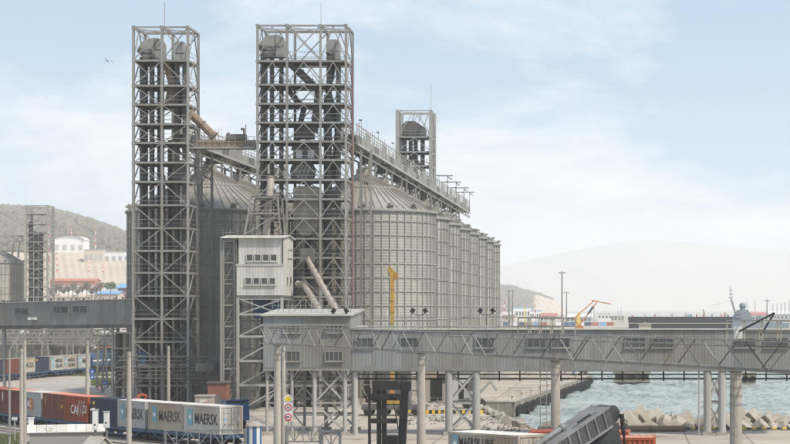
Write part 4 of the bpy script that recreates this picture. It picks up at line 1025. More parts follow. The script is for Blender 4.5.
# tracks
def smooth_path(pts, step=1.2):
    out = []
    for i in range(len(pts) - 1):
        p0 = pts[max(0, i - 1)]; p1 = pts[i]; p2 = pts[i + 1]; p3 = pts[min(len(pts) - 1, i + 2)]
        k_ = max(2, int((p2 - p1).length / step))
        for j in range(k_):
            s = j / k_
            out.append(.5 * ((2 * p1) + (p2 - p0) * s + (2 * p0 - 5 * p1 + 4 * p2 - p3) * s * s + (3 * p1 - p0 - 3 * p2 + p3) * s ** 3))
    out.append(pts[-1]); return out
def track(pts, label, sleepers=True):
    pts = smooth_path(pts); nn = []
    for i in range(len(pts)):
        d_ = (pts[min(i + 1, len(pts) - 1)] - pts[max(0, i - 1)]).normalized(); nn.append(Vector((d_.y, -d_.x, 0)))
    mb = MB()
    for w, z in ((1.9, .012),): 
        vs = []
        for p_, n_ in zip(pts, nn): vs += [p_ + n_ * 2.3 + Vector((0, 0, .012)), p_ + n_ * 1.5 + Vector((0, 0, .035)), p_ - n_ * 1.5 + Vector((0, 0, .035)), p_ - n_ * 2.3 + Vector((0, 0, .012))]
        mb.add(vs, [(i * 4 + j, i * 4 + j + 1, i * 4 + j + 5, i * 4 + j + 4) for i in range(len(pts) - 1) for j in range(3)])
    o = structure('railway_track', mb.mesh('ballast', 'ballast'), label)
    for s in (-1, 1):
        mb = MB()
        for i in range(len(pts) - 1): mb.bar(pts[i] + nn[i] * s * .76 + Vector((0, 0, .1)), pts[i + 1] + nn[i + 1] * s * .76 + Vector((0, 0, .1)), .08, .1)
        obj('rail', mb.mesh('rail', 'rail'), o)
    if sleepers:
        mb = MB()
        for i in range(0, len(pts) - 1):
            for q in (0, .5):
                c = pts[i].lerp(pts[i + 1], q); mb.bar(c + nn[i] * 1.3 + Vector((0, 0, .0)), c - nn[i] * 1.3 + Vector((0, 0, .0)), .24, .11)
        so_ = obj('sleeper_run', mb.mesh('sleeper_run', 'sleeper'), o); so_['kind'] = 'stuff'
u0 = (path[0] - path[1]).normalized(); u1 = (path[-1] - path[-2]).normalized()
tp = [path[0] + Vector((60, -45, 0)), path[0] + Vector((24, -22, 0))] + path + [path[-1] + u1 * 60, path[-1] + u1 * 160]
track(tp, 'railway track under the near container train')
off = Vector((-.75, -.66, 0))
track([q + off * 5.2 for q in tp], 'empty railway track in front of the near train')
track([q + off * 10.2 + Vector((-2, 0, 0)) for q in tp], 'second empty railway track nearest the camera at lower left')

# far train on the left, running away beside the road
far = [('c_navy', 'navy container at the left end of the far train', []), ('c_brown', 'brown container of the far train behind the grey pole', []), ('c_beige', 'grubby grey lettered container of the far train beside the poles', [('star', -2.1, 1.5, .7, 1.5, 'c_teal'), ('MAERSK', .7, 1.3, 3.4, 1.0, 'steel_dark')]),
       ('c_navy', 'navy container of the far train with a small yellow mark', [('block', -2.3, 2.1, .55, .35, 'sign_yellow')]), ('c_grey', 'light grey container of the far train with two letter rows, beside the navy one', [('star', -2.1, 1.5, .8, 1.7, 'c_teal'), ('MAERSK', .8, 1.75, 3.4, .7, 'letter_black'), ('SEALAND', .8, .8, 3.4, .7, 'letter_black')]),
       ('c_beige', 'beige container of the far train with teal star and letters', [('star', -2.1, 1.5, .8, 1.7, 'c_teal'), ('MAERSK', .8, 1.75, 3.4, .7, 'letter_black'), ('SEALAND', .8, .8, 3.4, .7, 'letter_black')]),
       ('c_grey', 'grey container coupled next to the blue locomotive', [('star', -2.1, 1.5, .8, 1.7, 'c_teal'), ('MAERSK', .8, 1.4, 3.4, .9, 'letter_black')])]
th = R(84); uf = Vector((math.cos(th), math.sin(th), 0)); pf = Vector((-105.1, 365, 0)) - uf * (CL * 4 + 1.5); nf = Vector((math.sin(th), -math.cos(th), 0))
pf = pf - nf * (CW / 2)
fw = []
s_ = 0
for i, (mm, lab, mk) in enumerate(far):
    if i % 2 == 1 and i: s_ += .12
    elif i: s_ += 1.1
    c = pf + uf * (s_ + CL / 2); container(mm, lab, mk, 'c_beige' if mm != 'c_navy' else 'c_navy', door=False, group='containers on the far train').place((c.x, c.y, WZ), th)
    if i % 2 == 0: cw = c
    if i % 2 == 1: fw.append((cw + c) / 2)
    s_ += CL
fw.append(cw + uf * 3)
for i, c in enumerate(fw): wagon(f'{["leftmost", "second", "third", "rightmost"][i]} flat wagon of the far container train', 'flat wagons of the far train').place((c.x, c.y, WZ), th)
track([pf - uf * 120, pf - uf * 10, pf + uf * 50, pf + uf * 200], 'railway track under the far train')
# locomotive
t = T('locomotive', 'small blue shunting locomotive with orange roof edge at the head of the far train', 'locomotive')
o = t.o
t.part('frame', MB().box(-7, 7, -1.5, 1.5, -.2, .25), 'bogie'); t.part('hood', MB().prism([(-6.8, .25), (-6.8, 2.2), (-6.4, 2.6), (2.6, 2.6), (2.6, .25)], -1.15, 1.15), 'wagon_blue')
cabp = t.part('cab', MB().prism([(2.6, .25), (2.6, 3.4), (3, 3.55), (5.4, 3.55), (5.8, 3.3), (5.9, .25)], -1.5, 1.5), 'wagon_blue')
t.part('roof', MB().box(2.4, 6.0, -1.55, 1.55, 3.56, 3.7), 'orange'); t.part('front_hood', MB().box(5.9, 7, -1.1, 1.1, .25, 2.1), 'blue')
for y in (-1.52, 1.47): obj('window', MB().box(3.2, 5.2, y, y + .05, 2.1, 3.1).mesh('window', 'glass'), cabp)
t.part('stripe', MB().box(-6.7, 2.6, -1.18, -1.16, 1.1, 1.35), 'letter_white')
for sx in (-4.4, 4.4):
    b_ = t.part('bogie', MB().box(sx - 1.9, sx + 1.9, -1.25, 1.25, -.75, -.2), 'bogie')
    for ax in (-1.1, 1.1):
        for y in (-.85, .85): obj('wheel', MB().cyl((sx + ax, y - .08, -.55), (sx + ax, y + .08, -.55), .52, n=16).mesh('wheel', 'bogie'), b_)
c = pf + uf * (s_ + 8.2); t.place((c.x, c.y, WZ), th)

# ------------------------------------------------------------------ poles, sheds and gates at lower left
def PG(px, y, zz=0.0):      # point of the ground (or height zz) seen at a photo pixel
    d = (H - zz) * F / (y - HY); return Vector((X(px, d), d, zz))
def at(px, s): d = F / s; return Vector((X(px, d), d, 0))
def pole_top(px, s, y): return Z(y, F / s)
for px, s, y, r0, r1, lab in ((21.4, 11.2, 349, .19, .14, 'weathered concrete pole at far left, the lower of a pair'), (24.8, 11.0, 341, .17, .13, 'slim concrete pole at far left, the taller of a pair'),
                              (87.4, 8.9, 341, .26, .18, 'concrete pole behind the rust red container'), (129, 11.4, 352, .25, .19, 'concrete pole in front of the light grey lettered container'),
                              (168.5, 9.6, 346, .19, .15, 'thin concrete pole behind the beige lettered container'), (283.5, 11.3, 347, .24, .17, 'slim concrete pole carrying the road signs')):
    c = at(px, s); concrete_pole(c, pole_top(px, s, y), r0, r1, lab, 1, False)
c = at(9.5, 11.4); zt = pole_top(9.5, 11.4, 351)
t = T('lamp_post', 'grey steel lamp post with a slanting arm at far left', 'lamp', c)
t.beam('shaft', c, c + Vector((0, 0, zt)), .2, m='steel', shape='tube'); t.beam('arm', c + Vector((0, 0, zt)), c + Vector((1.0, 0, zt + 1.65)), .12, m='steel_light', shape='tube')
t.beam('lamp_head', c + Vector((.95, 0, zt + 1.6)), c + Vector((1.25, 0, zt + 1.75)), .2, m='white')
t.box('control_box', c.x - .2, c.x + .2, c.y - .3, c.y - .1, 1.6, 2.3, 'steel')
# white roofed shed
t = T('storage_shed', 'grey shed with white metal roof at lower left', 'shed'); L_, W_ = 5.7, 2.3; he, hr = 2.75, 3.2
t.part('wall', MB().prism([(-W_ / 2, 0), (-W_ / 2, he), (0, hr - .06), (W_ / 2, he), (W_ / 2, 0)], 0, L_, axis='x'), 'galv_plain')
for s in (-1, 1):
    for i in range(8):
        a, b_ = -.2 + i * (L_ + .4) / 8, -.2 + (i + 1) * (L_ + .4) / 8 - .02
        mb = MB(); y0 = s * (W_ / 2 + .2); z0 = he - .08
        vs = [(a, y0, z0), (b_, y0, z0), (b_, s * .01, hr), (a, s * .01, hr)]; vs += [(x, y, z + .06) for x, y, z in vs]
        mb.add(vs, [(0, 3, 2, 1), (4, 5, 6, 7), (0, 1, 5, 4), (1, 2, 6, 5), (2, 3, 7, 6), (3, 0, 4, 7)])
        t.part('roof_sheet', mb, 'c_white')
t.part('door', MB().box(-.05, .0, -.55, .25, 0, 1.95), 'bogie'); t.part('door_frame', MB().box(-.03, .0, -.62, -.55, 0, 2.02).box(-.03, 0, .25, .32, 0, 2.02).box(-.03, 0, -.55, .25, 1.95, 2.02), 'white')
for i, (x, y) in enumerate(((1.1, -.8), (1.5, -1.1), (1.5, -.7))):
    zz_ = hr - (hr - he + .08) * (-y) / (W_ / 2 + .2) + .06; t.part('rust_patch', MB().box(x, x + .25, y - .08, y + .08, zz_ - .02, zz_ + .02), 'brown_chute')
t.part('chimney', MB().box(-.1, .35, .5, .9, hr - .6, hr + .55).box(-.16, .41, .44, .96, hr + .55, hr + .62), 'white')
c = at(29.5, 12.4); t.place((c.x, c.y, 0), R(17))
# small hut with gabled roof
t = T('hut', 'tiny grey hut with pale gabled roof at the bottom left', 'hut')
t.part('wall', MB().prism([(-.8, 0), (-.8, 1.9), (0, 2.55), (.8, 1.9), (.8, 0)], -.9, .7, axis='y'), 'c_grey')
for s in (-1, 1):
    mb = MB(); vs = [(s * 1.0, -1.1, 1.82), (s * 1.0, .9, 1.82), (0, .9, 2.68), (0, -1.1, 2.68)]; vs += [(x, y, z + .06) for x, y, z in vs]
    mb.add(vs, [(0, 1, 2, 3), (7, 6, 5, 4), (0, 4, 5, 1), (1, 5, 6, 2), (2, 6, 7, 3), (3, 7, 4, 0)]); t.part('roof_slab', mb, 'c_white')
t.part('door', MB().box(-.3, .3, -.93, -.9, 0, 1.6), 'bogie'); t.part('window', MB().box(-.2, .2, -.93, -.9, 1.85, 2.1), 'glass')
c = at(97, 12.9); t.place((c.x, c.y, 0), R(50))
# white cabinets on posts
for px, s, y0, y1, lab in ((95.3, 12.6, 410, 430, 'white cabinet with camera arm at the right end of the white shed'), (106.6, 12.6, 412, 428, 'white box on a dark post between hut and concrete pole')):
    c = at(px, s); d = F / s; z0, z1 = Z(y1, d), Z(y0, d)
    t = T('equipment_cabinet', lab, 'cabinet', c)
    t.beam('post', c, c + Vector((0, 0, z0)), .22, m='steel_dark', shape='tube'); t.box('cabinet', c.x - .2, c.x + .2, c.y - .16, c.y + .16, z0, z1, 'white')
    t.box('door', c.x - .15, c.x + .15, c.y - .18, c.y - .16, z0 + .1, z1 - .1, 'white'); t.box('hood', c.x - .24, c.x + .24, c.y - .22, c.y + .2, z1, z1 + .06, 'c_grey')
    t.box('dark_port', c.x - .06, c.x + .06, c.y - .2, c.y - .18, z0 + .35, z0 + .47, 'black_steel')
    if px < 100: t.beam('camera_arm', c + Vector((-.1, 0, z1 + .1)), c + Vector((.35, -.1, z1 + .25)), .1, m='black_steel'); t.beam('camera', c + Vector((-.35, -.1, z1 + .02)), c + Vector((.0, -.1, z1 + .1)), .16, m='white')
# crossing sign posts on the far left
c = at(14.8, 10.6); t = T('signal_post', 'short pale signal post with a white plate beside the tracks', 'signal', c)
t.beam('post', c, c + Vector((0, 0, 2.3)), .14, m='steel_light', shape='tube'); t.box('plate', c.x - .28, c.x + .28, c.y - .1, c.y - .06, 2.1, 2.4, 'white')
# lattice sliding gates in the foreground
def gate(label, px0, px1, ytop, s, hgt=1.15, n_=7):
    d = F / s; x0, x1 = X(px0, d), X(px1, d); z1 = Z(ytop, d); z0 = z1 - hgt
    t = T('lattice_barrier', label, 'barrier', ((x0 + x1) / 2, d, 0))
    for z in (z0, z1): t.beam('chord', (x0, d, z), (x1, d, z), .12, m='machine_light')
    for i in range(n_ + 1):
        x = x0 + (x1 - x0) * i / n_; t.beam('upright', (x, d, z0), (x, d, z1), .08, m='machine_light')
        if i < n_: x2 = x0 + (x1 - x0) * (i + 1) / n_; t.beam('brace', (x if i % 2 else x2, d - .02, z0), (x2 if i % 2 else x, d - .02, z1), .06, m='machine_light')
    for x in (x0, x1): t.beam('post', (x, d + .1, 0), (x, d + .1, z1 + .1), .18, m='machine_light')
    return t
gate('grey lattice barrier in front of the white lettered container', 165, 245, 430.5, 12.9)
gate('short grey lattice barrier below the road signs', 286, 320, 427, 12.8, n_=4)
gate('second short lattice barrier right of the road signs, partly hidden by posts', 322, 340, 431, 12.9, n_=2)
# striped round kiosk
c = at(254, 12.2); t = T('striped_tank', 'round blue and white striped tank with domed pale cap', 'tank', c); rr = .62
for i in range(12):
    a0, a1 = 2 * math.pi * i / 12, 2 * math.pi * (i + .98) / 12; mb = MB()
    vs = [(c.x + r_ * math.cos(a), c.y + r_ * math.sin(a), z) for z in (0, Z(427, c.y)) for a in (a0, (a0 + a1) / 2, a1) for r_ in (rr,)]
    mb.add(vs, [(0, 1, 4, 3), (1, 2, 5, 4)]); t.part('stave', mb, 'blue' if i % 2 else 'white')
zc = Z(427, c.y); mb = MB(); mb.lathe([(rr - .02, zc), (rr + .12, zc + .06), (rr + .05, zc + .22), (.3, zc + .42), (.01, zc + .46)], 18, (c.x, c.y, 0)); t.part('cap', mb, 'concrete')
# road signs at the slim pole
c = at(288.3, 11.9)
t = T('road_sign', 'yellow and white diamond priority sign on a post above round signs', 'sign', c)
t.beam('post', c, c + Vector((0, .05, Z(394, c.y))), .07, m='steel', shape='tube')
def diamond(r_, y, m, name, z): 
    vs = [(c.x - r_, c.y + y, z), (c.x, c.y + y, z - r_), (c.x + r_, c.y + y, z), (c.x, c.y + y, z + r_)]; vs += [(a, b_ + .025, e) for a, b_, e in vs]
    t.part(name, MB().add(vs, [(0, 1, 2, 3), (7, 6, 5, 4), (0, 4, 5, 1), (1, 5, 6, 2), (2, 6, 7, 3), (3, 7, 4, 0)]), m)
zc = Z(399, c.y); diamond(.43, -.06, 'letter_white', 'plate', zc); diamond(.3, -.075, 'sign_yellow', 'plate_face', zc)
def disc(r_, y, m, name, z): t.part(name, MB().cyl((c.x, c.y + y, z), (c.x, c.y + y + .02, z), r_, n=20), m)
for zc, inner in ((Z(407.5, c.y), 'letter_white'), (Z(417, c.y), 'letter_white')): 
    t.box('backing_board', c.x - .32, c.x + .32, c.y - .05, c.y - .02, zc - .4, zc + .4, 'letter_white'); disc(.3, -.075, 'sign_red', 'plate', zc); disc(.21, -.09, inner, 'plate_face', zc)
zc = Z(407.5, c.y)
o = obj('lettering', text_mesh('20', 'letter_black'), t.o, Vector((c.x, c.y - .1, zc)) - t.b, (math.pi / 2, 0, 0)); o.scale = (.22, .16, 1)
zc = Z(417, c.y); t.box('truck_symbol', c.x - .14, c.x + .1, c.y - .1, c.y - .085, zc - .06, zc + .05, 'letter_black'); t.box('stripe', c.x - .26, c.x + .26, c.y - .1, c.y - .08, zc - .33, zc - .27, 'sign_red')
# blue pedestrian and small signs by the far road
for px, s, y, m, lab, shp in ((92.3, 6.2, 376, 'sign_blue', 'pair of blue road signs on a post beside the far train road', 'sq2'), (104.5, 6.4, 383, 'sign_blue', 'small blue board at the grass patch', 'board'), (99.5, 6.8, 388, 'sign_red', 'red and white triangular warning sign behind the rust container', 'tri')):
    c = at(px, s); d = c.y; z = Z(y, d); t = T('road_sign', lab, 'sign', c); t.beam('post', c, c + Vector((0, .04, z + .2)), .08, m='steel', shape='tube')
    if shp == 'tri':
        for r_, yy, mm in ((.6, -.05, 'sign_red'), (.4, -.07, 'letter_white')):
            pts = [(c.x + r_ * math.sin(a), d + yy, z + r_ * math.cos(a)) for a in (0, R(240), R(120))]; vs = pts + [(a, b_ + .02, e) for a, b_, e in pts]
            t.part('plate', MB().add(vs, [(0, 1, 2), (5, 4, 3), (0, 3, 4, 1), (1, 4, 5, 2), (2, 5, 3, 0)]), mm)
    elif shp == 'sq2':
        for k_ in (0, 1):
            zz_ = z + .7 - k_ * .85; t.box('plate', c.x - .36, c.x + .36, d - .06, d - .03, zz_ - .36, zz_ + .36, m)
            t.part('symbol', MB().prism([(c.x - .2, zz_ - .18), (c.x + .2, zz_ - .18), (c.x, zz_ + .2)], d - .08, d - .06), 'letter_white')
    else: t.box('plate', c.x - .5, c.x + .5, d - .06, d - .03, z - .3, z + .3, m); t.box('arrow', c.x - .3, c.x + .3, d - .08, d - .06, z - .05, z + .05, 'letter_white')
# grass patches
def grass(px0, px1, y0, y1, n_, label):
    mb = MB()
    for i in range(n_):
        c = PG(rnd.uniform(px0, px1), rnd.uniform(y0, y1)); a = rnd.uniform(0, 6.28); w = .05; h_ = rnd.uniform(.12, .4); l_ = .15
        mb.add([(c.x - w * math.cos(a), c.y - w * math.sin(a), 0), (c.x + w * math.cos(a), c.y + w * math.sin(a), 0), (c.x + l_ * math.sin(a), c.y + l_ * math.cos(a), h_)], [(0, 1, 2)])
    tag(obj('grass', mb.mesh('grass', 'grass')), label, 'grass', kind='stuff')
grass(91, 112, 379, 386, 6000, 'patch of rough grass beside the far road signs'); grass(-5, 26, 436, 446, 6000, 'strip of grass in the bottom left corner')
grass(20, 130, 374.5, 376.5, 3000, 'thin line of weeds along the far train track')

# ------------------------------------------------------------------ yard clutter between the trains and the towers
c = at(205, 8.7); t = T('kiosk', 'pale kiosk with a door behind the white lettered container', 'kiosk', c)
t.box('wall', c.x - .95, c.x + .95, c.y - .8, c.y + .8, 0, 2.55, 'c_beige'); t.box('roof', c.x - 1.05, c.x + 1.05, c.y - .9, c.y + .9, 2.55, 2.7, 'steel_light')
t.box('door', c.x - .45, c.x + .35, c.y - .85, c.y - .8, .1, 2.2, 'white'); t.box('corner_trim', c.x - 1.0, c.x - .9, c.y - .83, c.y - .8, 0, 2.55, 'steel')
c = at(216, 8.3); t = T('brick_store', 'rust red brick store behind the pale kiosk', 'building', c)
t.box('wall', c.x - 1.0, c.x + 1.2, c.y, c.y + 2.5, 0, 3.6, 'brick'); t.box('roof', c.x - 1.15, c.x + 1.35, c.y - .15, c.y + 2.65, 3.6, 3.75, 'steel_dark'); t.box('shutter', c.x - .5, c.x + .6, c.y - .05, c.y, 0, 2.2, 'steel_dark')
# blue truck cab
t = T('truck', 'blue lorry with dark windscreen behind the white lettered container', 'truck')
cb = t.part('cab', MB().prism([(-1.1, .9), (-1.1, 2.7), (-.85, 3.0), (.85, 3.0), (1.1, 2.1), (1.15, .9)], -1.2, 1.2), 'blue')
obj('windscreen', MB().add([(1.12, -1.05, 2.0), (1.12, 1.05, 2.0), (.88, 1.0, 2.9), (.88, -1.0, 2.9)], [(0, 1, 2, 3)]).mesh('windscreen', 'glass'), cb)
obj('side_window', MB().box(-.6, .8, -1.23, -1.2, 1.95, 2.75).mesh('side_window', 'glass'), cb); obj('visor', MB().box(.8, 1.15, -1.2, 1.2, 2.98, 3.08).mesh('visor', 'blue'), cb)
t.part('bed', MB().box(-6, -1.2, -1.2, 1.2, 1.0, 1.25).box(-6, -1.2, -1.2, -1.1, 1.25, 2.1).box(-6, -1.2, 1.1, 1.2, 1.25, 2.1), 'c_navy')
t.part('chassis', MB().box(-6, 1.1, -.5, .5, .6, 1.0), 'bogie')
for x in (0, -3.6, -5): 
    for y in (-1.05, .8): t.part('wheel', MB().cyl((x, y, .5), (x, y + .25, .5), .5, n=16), 'rubber')
c = at(235, 9.5); t.place((c.x, c.y, 0), R(-62))
def loader(label, px, s, rz, scale=1.0, m='red_machine'):
    t = T('excavator', label, 'excavator')
    for y in (-1.1, .6):
        t.part('track', MB().prism([(-1.7, .25), (-1.4, 0), (1.4, 0), (1.7, .25), (1.7, .55), (1.4, .8), (-1.4, .8), (-1.7, .55)], y, y + .5), 'bogie')
    t.part('body', MB().prism([(-1.8, .9), (-1.9, 1.9), (-1.5, 2.2), (.2, 2.2), (.5, 1.6), (1.4, 1.4), (1.4, .9)], -1.1, 1.1), m)
    cb = t.part('cab', MB().prism([(.1, 1.5), (.15, 2.9), (.3, 3.0), (1.1, 3.0), (1.4, 1.5)], -1.1, -.1), m); obj('window', MB().box(.3, 1.1, -1.13, -1.1, 1.9, 2.8).mesh('window', 'glass'), cb)
    t.part('boom', MB().bar((1.2, .3, 1.6), (3.0, .3, 3.6), .4, .5).bar((3.0, .3, 3.6), (4.6, .3, 3.3), .38, .45), m); t.part('stick', MB().bar((4.6, .3, 3.4), (4.1, .3, 1.4), .3, .35), m)
    t.part('bucket', MB().prism([(3.8, .6), (3.8, 1.3), (4.4, 1.4), (4.9, 1.0), (4.5, .5)], -.2, .8), 'bogie'); t.part('cylinder', MB().cyl((1.3, .3, 1.3), (2.6, .3, 2.7), .09), 'chrome')
    c = at(px, s); t.place((c.x, c.y, 0), R(rz)); t.o.scale = (scale,) * 3
loader('orange excavator at the foot of the narrow tower, behind a concrete pole', 131, 8.3, 62, .62)
loader('small orange red loader beside the pale kiosk', 220, 8.9, 160, .55)
# pipe rack crossing the foot of the narrow tower
d = 251.0
t = T('pipe_rack', 'bundle of dark horizontal pipes crossing the foot of the narrow tower', 'pipes', (X(188, d), d, 0))
for y, w in ((357, .18), (361, .2), (364, .12), (367.5, .22), (371, .2), (375, .14), (378.5, .2)): t.beam('pipe', (X(118, d), d + rnd.uniform(-.5, .5), Z(y, d)), (X(236, d), d + rnd.uniform(-.5, .5), Z(y, d)), w, m='steel_dark', shape='tube')
for i in range(9): x = X(122 + i * 13.5, d); t.beam('rack_post', (x, d + .7, 0), (x, d + .7, Z(354, d)), .2, m='steel_dark'); t.beam('bracket', (x, d - .6, Z(369, d)), (x, d + .7, Z(369, d)), .1, m='steel_dark')
for i in range(3): x = X(232 + i * 1, d)
mb = MB(); mb.lathe([(.01, 0), (1.3, 0), (1.3, .8), (1.2, .95), (.01, 1.0)], 20, (X(206, d - 1.2), d - 1.2, Z(371, d))); 
t.part('round_valve', mb, 'steel_dark')

# ------------------------------------------------------------------ left gallery, its legs and the works behind it
ga, gb = Vector((X(-25, 268), 268, 0)), Vector((X(132.3, 256.5), 256.5, 0))
t = T('conveyor_gallery', 'grey clad conveyor gallery at left, ending at the narrow tower', 'gallery', (ga + gb) / 2)
za0, za1, zb0_, zb1_ = Z(326, 268), Z(304, 268), Z(324.5, 256.5), Z(299.5, 256.5)
u = (gb - ga); ln = u.length; u = u / ln; nb = Vector((-u.y, u.x, 0)); k = 21
for i in range(k):
    f0, f1 = i / k, (i + 1) / k; zl = za0 + (zb0_ - za0) * (f0 + f1) / 2; zh = za1 + (zb1_ - za1) * (f0 + f1) / 2
    c0 = ga + u * ln * f0; o = obj('cladding_sheet', panel_mesh('clad', 3), t.o); o.location = Vector((c0.x, c0.y, zl)) - t.b; o.rotation_euler = (0, 0, math.atan2(u.y, u.x)); o.scale = (ln / k, 1, zh - zl)
    c1 = ga + u * ln * f1
    mb = MB(); q0, q1 = c0 - nb * .15, c1 - nb * .15; q2, q3 = c1 + nb * 3.5, c0 + nb * 3.5
    mb.add([Vector((*q.xy, zh + e)) for e in (.01, .12) for q in (q0, q1, q2, q3)], [(0, 3, 2, 1), (4, 5, 6, 7), (0, 1, 5, 4), (1, 2, 6, 5), (2, 3, 7, 6), (3, 0, 4, 7)]); t.part('roof_sheet', mb, 'clad_roof')
    mb = MB(); mb.add([Vector((*q.xy, zl + e)) for e in (-.45, 0) for q in (c0 + nb * .05, c1 + nb * .05, q2, q3)], [(0, 3, 2, 1), (4, 5, 6, 7), (0, 1, 5, 4), (1, 2, 6, 5), (2, 3, 7, 6), (3, 0, 4, 7)]); t.part('floor_beam', mb, 'steel_dark')
    if True:
        for e in [rnd.uniform(0, 1.1) for _ in range(rnd.randint(1, 5))]: cc = c0 + u * e + nb * rnd.uniform(.2, 2.5); t.beam('bird_spike', (cc.x, cc.y, zh + .1), (cc.x + .1, cc.y, zh + .1 + rnd.uniform(.12, .4)), rnd.uniform(.05, .16), m='steel_dark')
mb = MB(); q = [ga + nb * 3.4, gb + nb * 3.4]; mb.add([(q[0].x, q[0].y, za0), (q[1].x, q[1].y, zb0_), (q[1].x, q[1].y, zb1_), (q[0].x, q[0].y, za1)], [(0, 1, 2, 3)]); t.part('rear_wall', mb, 'clad')
mb = MB(); q = [gb, gb + nb * 3.4]; mb.add([(q[0].x, q[0].y, zb0_), (q[1].x, q[1].y, zb0_), (q[1].x, q[1].y, zb1_), (q[0].x, q[0].y, zb1_)], [(0, 1, 2, 3)]); t.part('end_wall', mb, 'clad')
def win_on(px0, px1, y0, y1):
    k_ = lambda px: (ga + u * (((px - PX0) / F * ga.y - ga.x) / (u.x - (px - PX0) / F * u.y)))
    a, b_ = k_(px0), k_(px1); mb = MB(); z1_, z0_ = Z(y0, a.y), Z(y1, a.y)
    M = Matrix.Translation((a.x, a.y, 0)) @ Matrix.Rotation(math.atan2(u.y, u.x), 4, 'Z'); w = (b_ - a).length
    mb.box(0, w, -.12, 0, z1_ - .08, z1_, 0, M).box(0, w, -.12, 0, z0_, z0_ + .08, 0, M).box(0, .08, -.118, 0, z0_ + .08, z1_ - .08, 0, M).box(w - .08, w, -.118, 0, z0_ + .08, z1_ - .08, 0, M).box(w / 2 - .04, w / 2 + .04, -.115, 0, z0_ + .08, z1_ - .08, 0, M)
    wd = t.part('window', mb, 'steel'); 
    for j in (0, 1): obj('pane', MB().box(.05 + j * w / 2, w / 2 - .05 + j * w / 2, -.085, -.06, z0_ + .05, z1_ - .05, 0, M).mesh('pane', 'glass'), wd)
for a, b_, y0, y1 in ((14.8, 29.5, 307.5, 315), (53.3, 69, 306, 313.5), (72.5, 88, 305.5, 313.3)): win_on(a, b_, y0, y1)
c = P(33, 318.5, 263.5); t.part('twin_lamp', MB().box(c.x - .6, c.x - .05, c.y - .4, c.y - .1, c.z - .2, c.z + .15).box(c.x + .05, c.x + .6, c.y - .4, c.y - .1, c.z - .2, c.z + .15), 'white'); t.beam('lamp_arm', P(25, 308, 263.8), P(32, 317, 263.3), .08, m='steel_dark')
for pa, d in ((112, 258), (131.5, 257)):
    for e in (.3, 3): q = Vector((X(pa, d), d + e, 0)); t.beam('column', q, q + Vector((0, 0, zb0_ - .4)), .32, shape='I', m='steel')
for z in (2.5, 5, 7.5, 9.5): t.beam('tie', (X(112, 258), 258.2, z), (X(131.5, 257), 257.2, z), .2); 
for z0, z1 in ((0, 2.5), (2.5, 5), (5, 7.5)): t.beam('brace', (X(112, 258), 258.1, z0), (X(131.5, 257), 257.1, z1), .14)
for pa in (2,): q = Vector((X(pa, 266), 267, 0)); t.beam('column', q, q + Vector((0, 0, za0 - .3)), .34, shape='I', m='steel')
spout('dark vertical chutes under the gallery end beside the narrow tower', [Vector((X(118, 259), 259.5, 9.5)), Vector((X(118, 259), 259.5, .3))], 1.0, 'steel_dark', 2)
spout('brown grey discharge pipe under the gallery end beside the narrow tower', [Vector((X(124.5, 259), 259.5, 9.5)), Vector((X(124.5, 259), 259.5, 4)), Vector((X(122, 259), 259.5, .3))], .8, 'tan_box', 2)
# lattice works behind the left gallery
def girder(label, px0, px1, d, y0, y1, n_, m='steel', legs=()):
    x0, x1, z1, z0 = X(px0, d), X(px1, d), Z(y0, d), Z(y1, d)
    t = T('lattice_girder', label, 'girder', ((x0 + x1) / 2, d, 0))
    for z in (z0, z1): t.beam('chord', (x0, d, z), (x1, d, z), .26, m=m)
    for i in range(n_):
        a, b_ = x0 + (x1 - x0) * i / n_, x0 + (x1 - x0) * (i + 1) / n_; t.beam('brace', (a, d, z0 if i % 2 else z1), (b_, d, z1 if i % 2 else z0), .18, m=m); t.beam('upright', (b_, d, z0), (b_, d, z1), .16, m=m)
    for px in legs:
        for e in (-.9, .9): t.beam('leg', (X(px, d) + e, d, 0), (X(px, d) + e * .6, d, z0), .26, m=m)
        for j in range(4): z = z0 * j / 4; t.beam('brace', (X(px, d) - .9, d, z), (X(px, d) + .8, d, z + z0 / 4), .12, m=m)
girder('lattice girder just below the left gallery', -20, 112, 300, 330, 337, 18, 'steel', (-12, 108))
girder('second lattice girder behind, above the far train', -20, 116, 318, 338, 344, 20, 'steel', (-8, 102))
girder('lattice girder behind the far train at left', -25, 90, 430, 330, 341, 16, 'steel', (-5, 20, 45, 70))
for i, (px, d) in enumerate(((58, 440), (66, 442), (76, 444), (84, 446))):
    c = Vector((X(px, d), d, 0)); t = T('steel_tank', f'{["first", "second", "third", "fourth"][i]} dark grey tank from the left behind the far train', 'tank', c, 'grey tanks behind the far train')
    mb = MB(); mb.lathe([(1.0, 2), (2.1, 4.2), (2.1, 8.0), (1.2, 9.0), (.01, 9.1)], 18, (c.x, c.y, 0)); t.part('shell', mb, 'steel_dark', smooth=False)
    for a in range(4): q = c + Vector((1.6 * math.cos(a * 1.57 + .7), 1.6 * math.sin(a * 1.57 + .7), 0)); t.beam('leg', q, q + Vector((0, 0, 4.4)), .2)
c = Vector((X(105.5, 400), 400, 0)); t = T('switch_house', 'small white box shelter right of the locomotive', 'shelter', c); t.box('wall', c.x - 1.1, c.x + 1.1, 400, 402, 0, 2.9, 'white'); t.box('roof', c.x - 1.25, c.x + 1.25, 399.8, 402.2, 2.9, 3.05, 'steel_light')
t.box('door', c.x - .3, c.x + .5, 399.95, 400, 0, 2.1, 'c_grey')
spout('pale slanting chute above the locomotive', [P(100, 334, 330), P(93, 346, 330), P(95, 349, 330)], .8, 'steel_light', 2)
